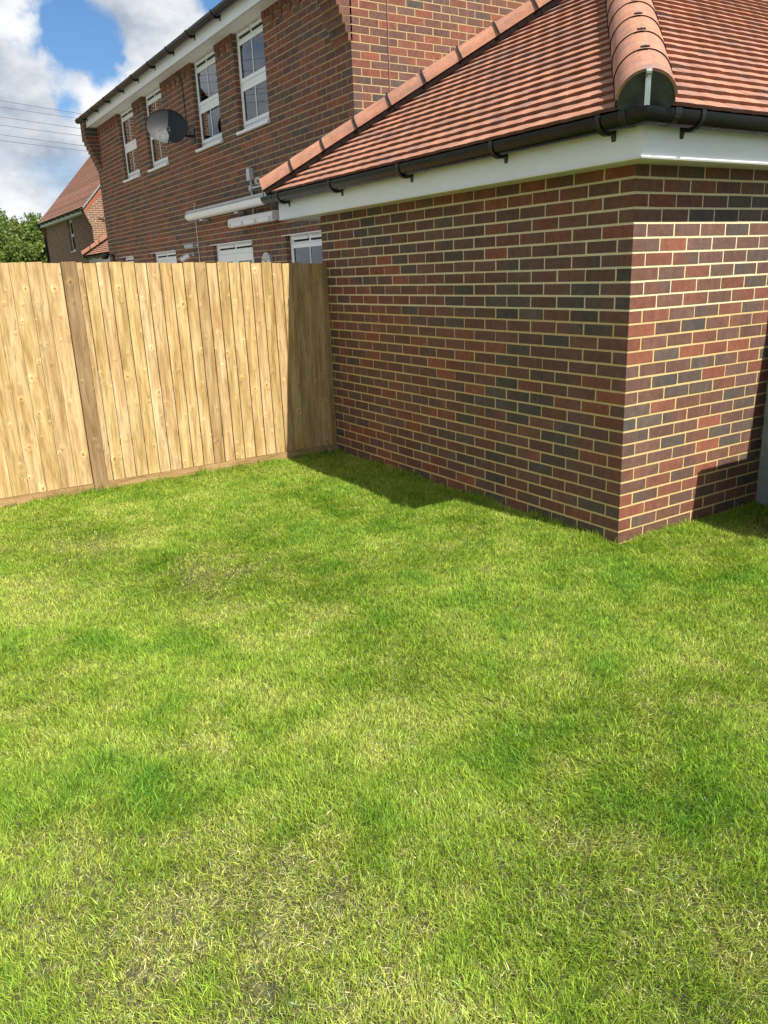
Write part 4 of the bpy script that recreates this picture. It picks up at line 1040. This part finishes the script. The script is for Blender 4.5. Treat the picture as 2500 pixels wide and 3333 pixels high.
# ------------------------------------------------------------------ trees
def tree_mesh(seed, H, Rr):
    rs = np.random.RandomState(seed); V = []; Fc = []; Cc = []
    ncl = 430
    for k in range(ncl):
        th = rs.uniform(0, 2*np.pi); ph = math.acos(rs.uniform(-1, 1)); r = rs.uniform(.45, 1.0)**.5
        bumps = 1+.22*math.sin(3*th+seed)+.16*math.sin(5*ph+2*th)
        c = np.array([Rr*r*bumps*math.sin(ph)*math.cos(th), Rr*r*bumps*math.sin(ph)*math.sin(th), H*.56+H*.46*r*math.cos(ph)*(1+.1*math.sin(4*th))])
        if c[2] < .4: c[2] = .4+rs.rand()*.5
        n = 46; sz = rs.uniform(.26, .5)
        p = c+rs.normal(0, sz*.5, (n, 3))*np.array([1, 1, .8])
        tone = rs.uniform(.65, 1.3)
        for q in p:
            a = rs.normal(size=3); a /= np.linalg.norm(a); b = np.cross(a, rs.normal(size=3)); b /= np.linalg.norm(b)
            l = rs.uniform(.06, .12); w = l*.55; i = len(V)
            V += [q-a*l, q+b*w, q+a*l, q-b*w]; Fc.append((i, i+1, i+2, i+3))
            g = tone*rs.uniform(.8, 1.25); Cc.append((.15*g, .205*g, .045*g) if rs.rand() > .15 else (.22*g, .27*g, .08*g))
    for k in range(26):   # shoots standing out of the crown
        th = rs.uniform(0, 2*np.pi); rr_ = Rr*rs.uniform(.1, .75); b0 = np.array([rr_*math.cos(th), rr_*math.sin(th), H*(1.0-.25*(rr_/Rr)**2)])
        for m in range(40):
            q = b0+np.array([rs.normal(0, .07), rs.normal(0, .07), rs.uniform(-.2, .5)]); a = rs.normal(size=3); a /= np.linalg.norm(a); b = np.cross(a, rs.normal(size=3)); b /= np.linalg.norm(b)
            l = rs.uniform(.05, .09); i = len(V); V += [q-a*l, q+b*l*.5, q+a*l, q-b*l*.5]; Fc.append((i, i+1, i+2, i+3)); Cc.append((.14, .21, .045))
    return V, Fc, Cc
def mat_leaf():
    m, nt, b = new_mat('leaf'); out = nt.nodes['Material Output']; a = N(nt, 'ShaderNodeVertexColor', layer_name='Col')
    L(nt, a.outputs[0], b.inputs['Base Color']); b.inputs['Roughness'].default_value = .5; b.inputs['Specular IOR Level'].default_value = .3
    tr = N(nt, 'ShaderNodeBsdfTranslucent'); L(nt, mul(nt, a.outputs[0], (1.1, 1.3, .6)), tr.inputs[0]); mx = N(nt, 'ShaderNodeMixShader'); mx.inputs[0].default_value = .35
    L(nt, b.outputs[0], mx.inputs[1]); L(nt, tr.outputs[0], mx.inputs[2]); L(nt, mx.outputs[0], out.inputs[0]); return m
M['leaf'] = mat_leaf(); M['bark'] = mat_plain('bark', (.10, .08, .06), .9, .2, .3, 8, .5)
def trees():
    protos = []
    for sd_, H, Rr in ((3, 5.6, 2.3), (8, 5.9, 2.1)):
        V, Fc, Cc = tree_mesh(sd_, H, Rr); t = empty('broadleaf_tree', (0, 0, 0), '', 'tree')
        mb = MB(); mb.v = [tuple(v) for v in V]; mb.f = Fc; mb.c = [c for c in Cc for _ in range(4)]; mb.uv = [(0, 0)]*(4*len(Fc))
        mb.build('crown', M['leaf'], t)
        k = MB(); rnd = random.Random(sd_); k.tube([(0, 0, -.5), (.05, 0, 1), (.0, .1, 2.2), (.05, .0, H*.75)], [.22, .17, .12, .04], 8)
        for i in range(9):
            a = rnd.uniform(0, 6.28); z = rnd.uniform(.8, 2.6); l = rnd.uniform(1.0, 1.9); k.tube([(0, 0, z), (math.cos(a)*l*.5, math.sin(a)*l*.5, z+l*.6), (math.cos(a)*l, math.sin(a)*l, z+l*1.1)], [.07, .045, .015], 6)
        k.build('trunk', M['bark'], t); protos.append(t)
    spots = [(-46, 2.6, .94, 'bushy green tree at the left edge, nearest the frame edge over the fence'), (-47, 5.4, .92, 'bushy green tree beyond the fence, right beside the neighbouring roof'),
             (-50, 7.3, .96, 'taller leafy tree whose tip shows above the neighbouring roof'), (-45, -.9, .97, 'leafy tree outside the frame, left of the others'), (-46, -4.4, 1.0, 'leafy tree outside the frame, furthest left'),
             (-52, 4.0, 1.02, 'leafy tree behind, in the gap between the two front trees'), (-48, 10.4, .9, 'leafy tree hidden behind the neighbouring house')]
    used = set()
    for i, (x, y, s, lab) in enumerate(spots):
        p = protos[i % 2]; t = p if i < 2 else copy_tree(p)
        t.location = (x, y, -.4); t.scale = (s, s, s); t.rotation_euler = (0, 0, i*1.3); tag(t, lab, 'tree', 'trees beyond the fence')
trees()

# ------------------------------------------------------------------ overhead wires
PL = [((6.673, 13.527), (11.761, 13.031)), ((6.607, 13.132), (11.61, 12.708)), ((6.507, 12.527), (11.746, 12.064)), ((6.422, 12.015), (11.782, 11.589)), ((6.324, 11.424), (11.92, 10.935)), ((6.263, 11.06), (11.999, 10.596))]
names = ['topmost', 'second from the top', 'third from the top', 'fourth from the top', 'second from the bottom', 'lowest']
for k, ((y0, z0), (y1, z1)) in enumerate(PL):
    sl = (z1-z0)/(y1-y0); mb = MB(); pts = []
    for i in range(25):
        yy = -30+i*(80/24); pts.append((-60, yy, z0+sl*(yy-y0)+.0012*((yy-9)**2-(y0-9)**2)))
    mb.tube(pts, .015, 6); tag(mb.build('power_cable', M['wire']), 'thin overhead power cable against the clouds, %s of six' % names[k], 'cable', 'overhead power cables')

def weed():
    rnd = random.Random(9); mb = MB(); base = Vector((-3.33, -.13, -.01))
    for k in range(26):
        a = rnd.uniform(0, 6.28); h = rnd.uniform(.02, .13); r = rnd.uniform(.005, .045); c = base+Vector((math.cos(a)*r, math.sin(a)*r, h))
        d = Vector((math.cos(a), math.sin(a), rnd.uniform(-.2, .5))).normalized(); s_ = d.cross(Z).normalized(); l = rnd.uniform(.018, .034); g = rnd.uniform(.8, 1.2)
        mb.face([c, c+d*l*.5+s_*l*.32, c+d*l, c+d*l*.5-s_*l*.32], (.10*g, .19*g, .05*g))
    o = mb.build('weed', M['leaf']); tag(o, 'small leafy weed at the foot of the shaded fence boards by the garage wall', 'weed')
    st = MB()
    for k in range(4): st.tube([base, base+Vector((rnd.uniform(-.03, .03), rnd.uniform(-.03, .03), rnd.uniform(.08, .13)))], .0015, 5)
    st.build('stem', M['leaf'], o)
weed()

# ------------------------------------------------------------------ guessed bin by the right hand fence, unseen, added to shade the sunlit wall
def wheelie():
    t = empty('guessed_bin', (.86, 1.05, 0), 'guessed dark wheelie bin outside the frame, added by the right hand fence to cast the low shadow', 'bin')
    b = MB(); x0, x1, y0, y1 = .56, 1.1, .80, 1.28
    lo = [(x0+.06, y0+.04, .04), (x1-.06, y0+.04, .04), (x1-.06, y1-.04, .04), (x0+.06, y1-.04, .04)]; hi = [(x0, y0, 1.0), (x1, y0, 1.0), (x1, y1, 1.0), (x0, y1, 1.0)]
    b.face(lo[::-1])
    for i in range(4): j = (i+1) % 4; b.face([lo[i], lo[j], hi[j], hi[i]])
    b.box((x0-.015, y0-.015, .97), (x1+.015, y1+.015, 1.0)); b.build('body', M['binplastic'], t)
    l = MB(); l.extrude([(x0-.02, 1.003), (x1+.02, 1.003), (x1+.01, 1.03), (.83, 1.075), (x0-.01, 1.06)], (0, y0-.02, 0), X, Z, Y, y1-y0+.04); l.build('lid', M['binplastic'], t)
    h = MB(); h.tube([(x0-.03, y0, 1.02), (x0-.03, y1, 1.02)], .014, 8); h.build('handle', M['binplastic'], t)
    for y in (y0-.02, y1-.02):
        w = MB(); w.tube([(x0+.02, y, .09), (x0+.02, y+.04, .09)], .10, 20); w.build('wheel', M['rubber'], t)
wheelie()
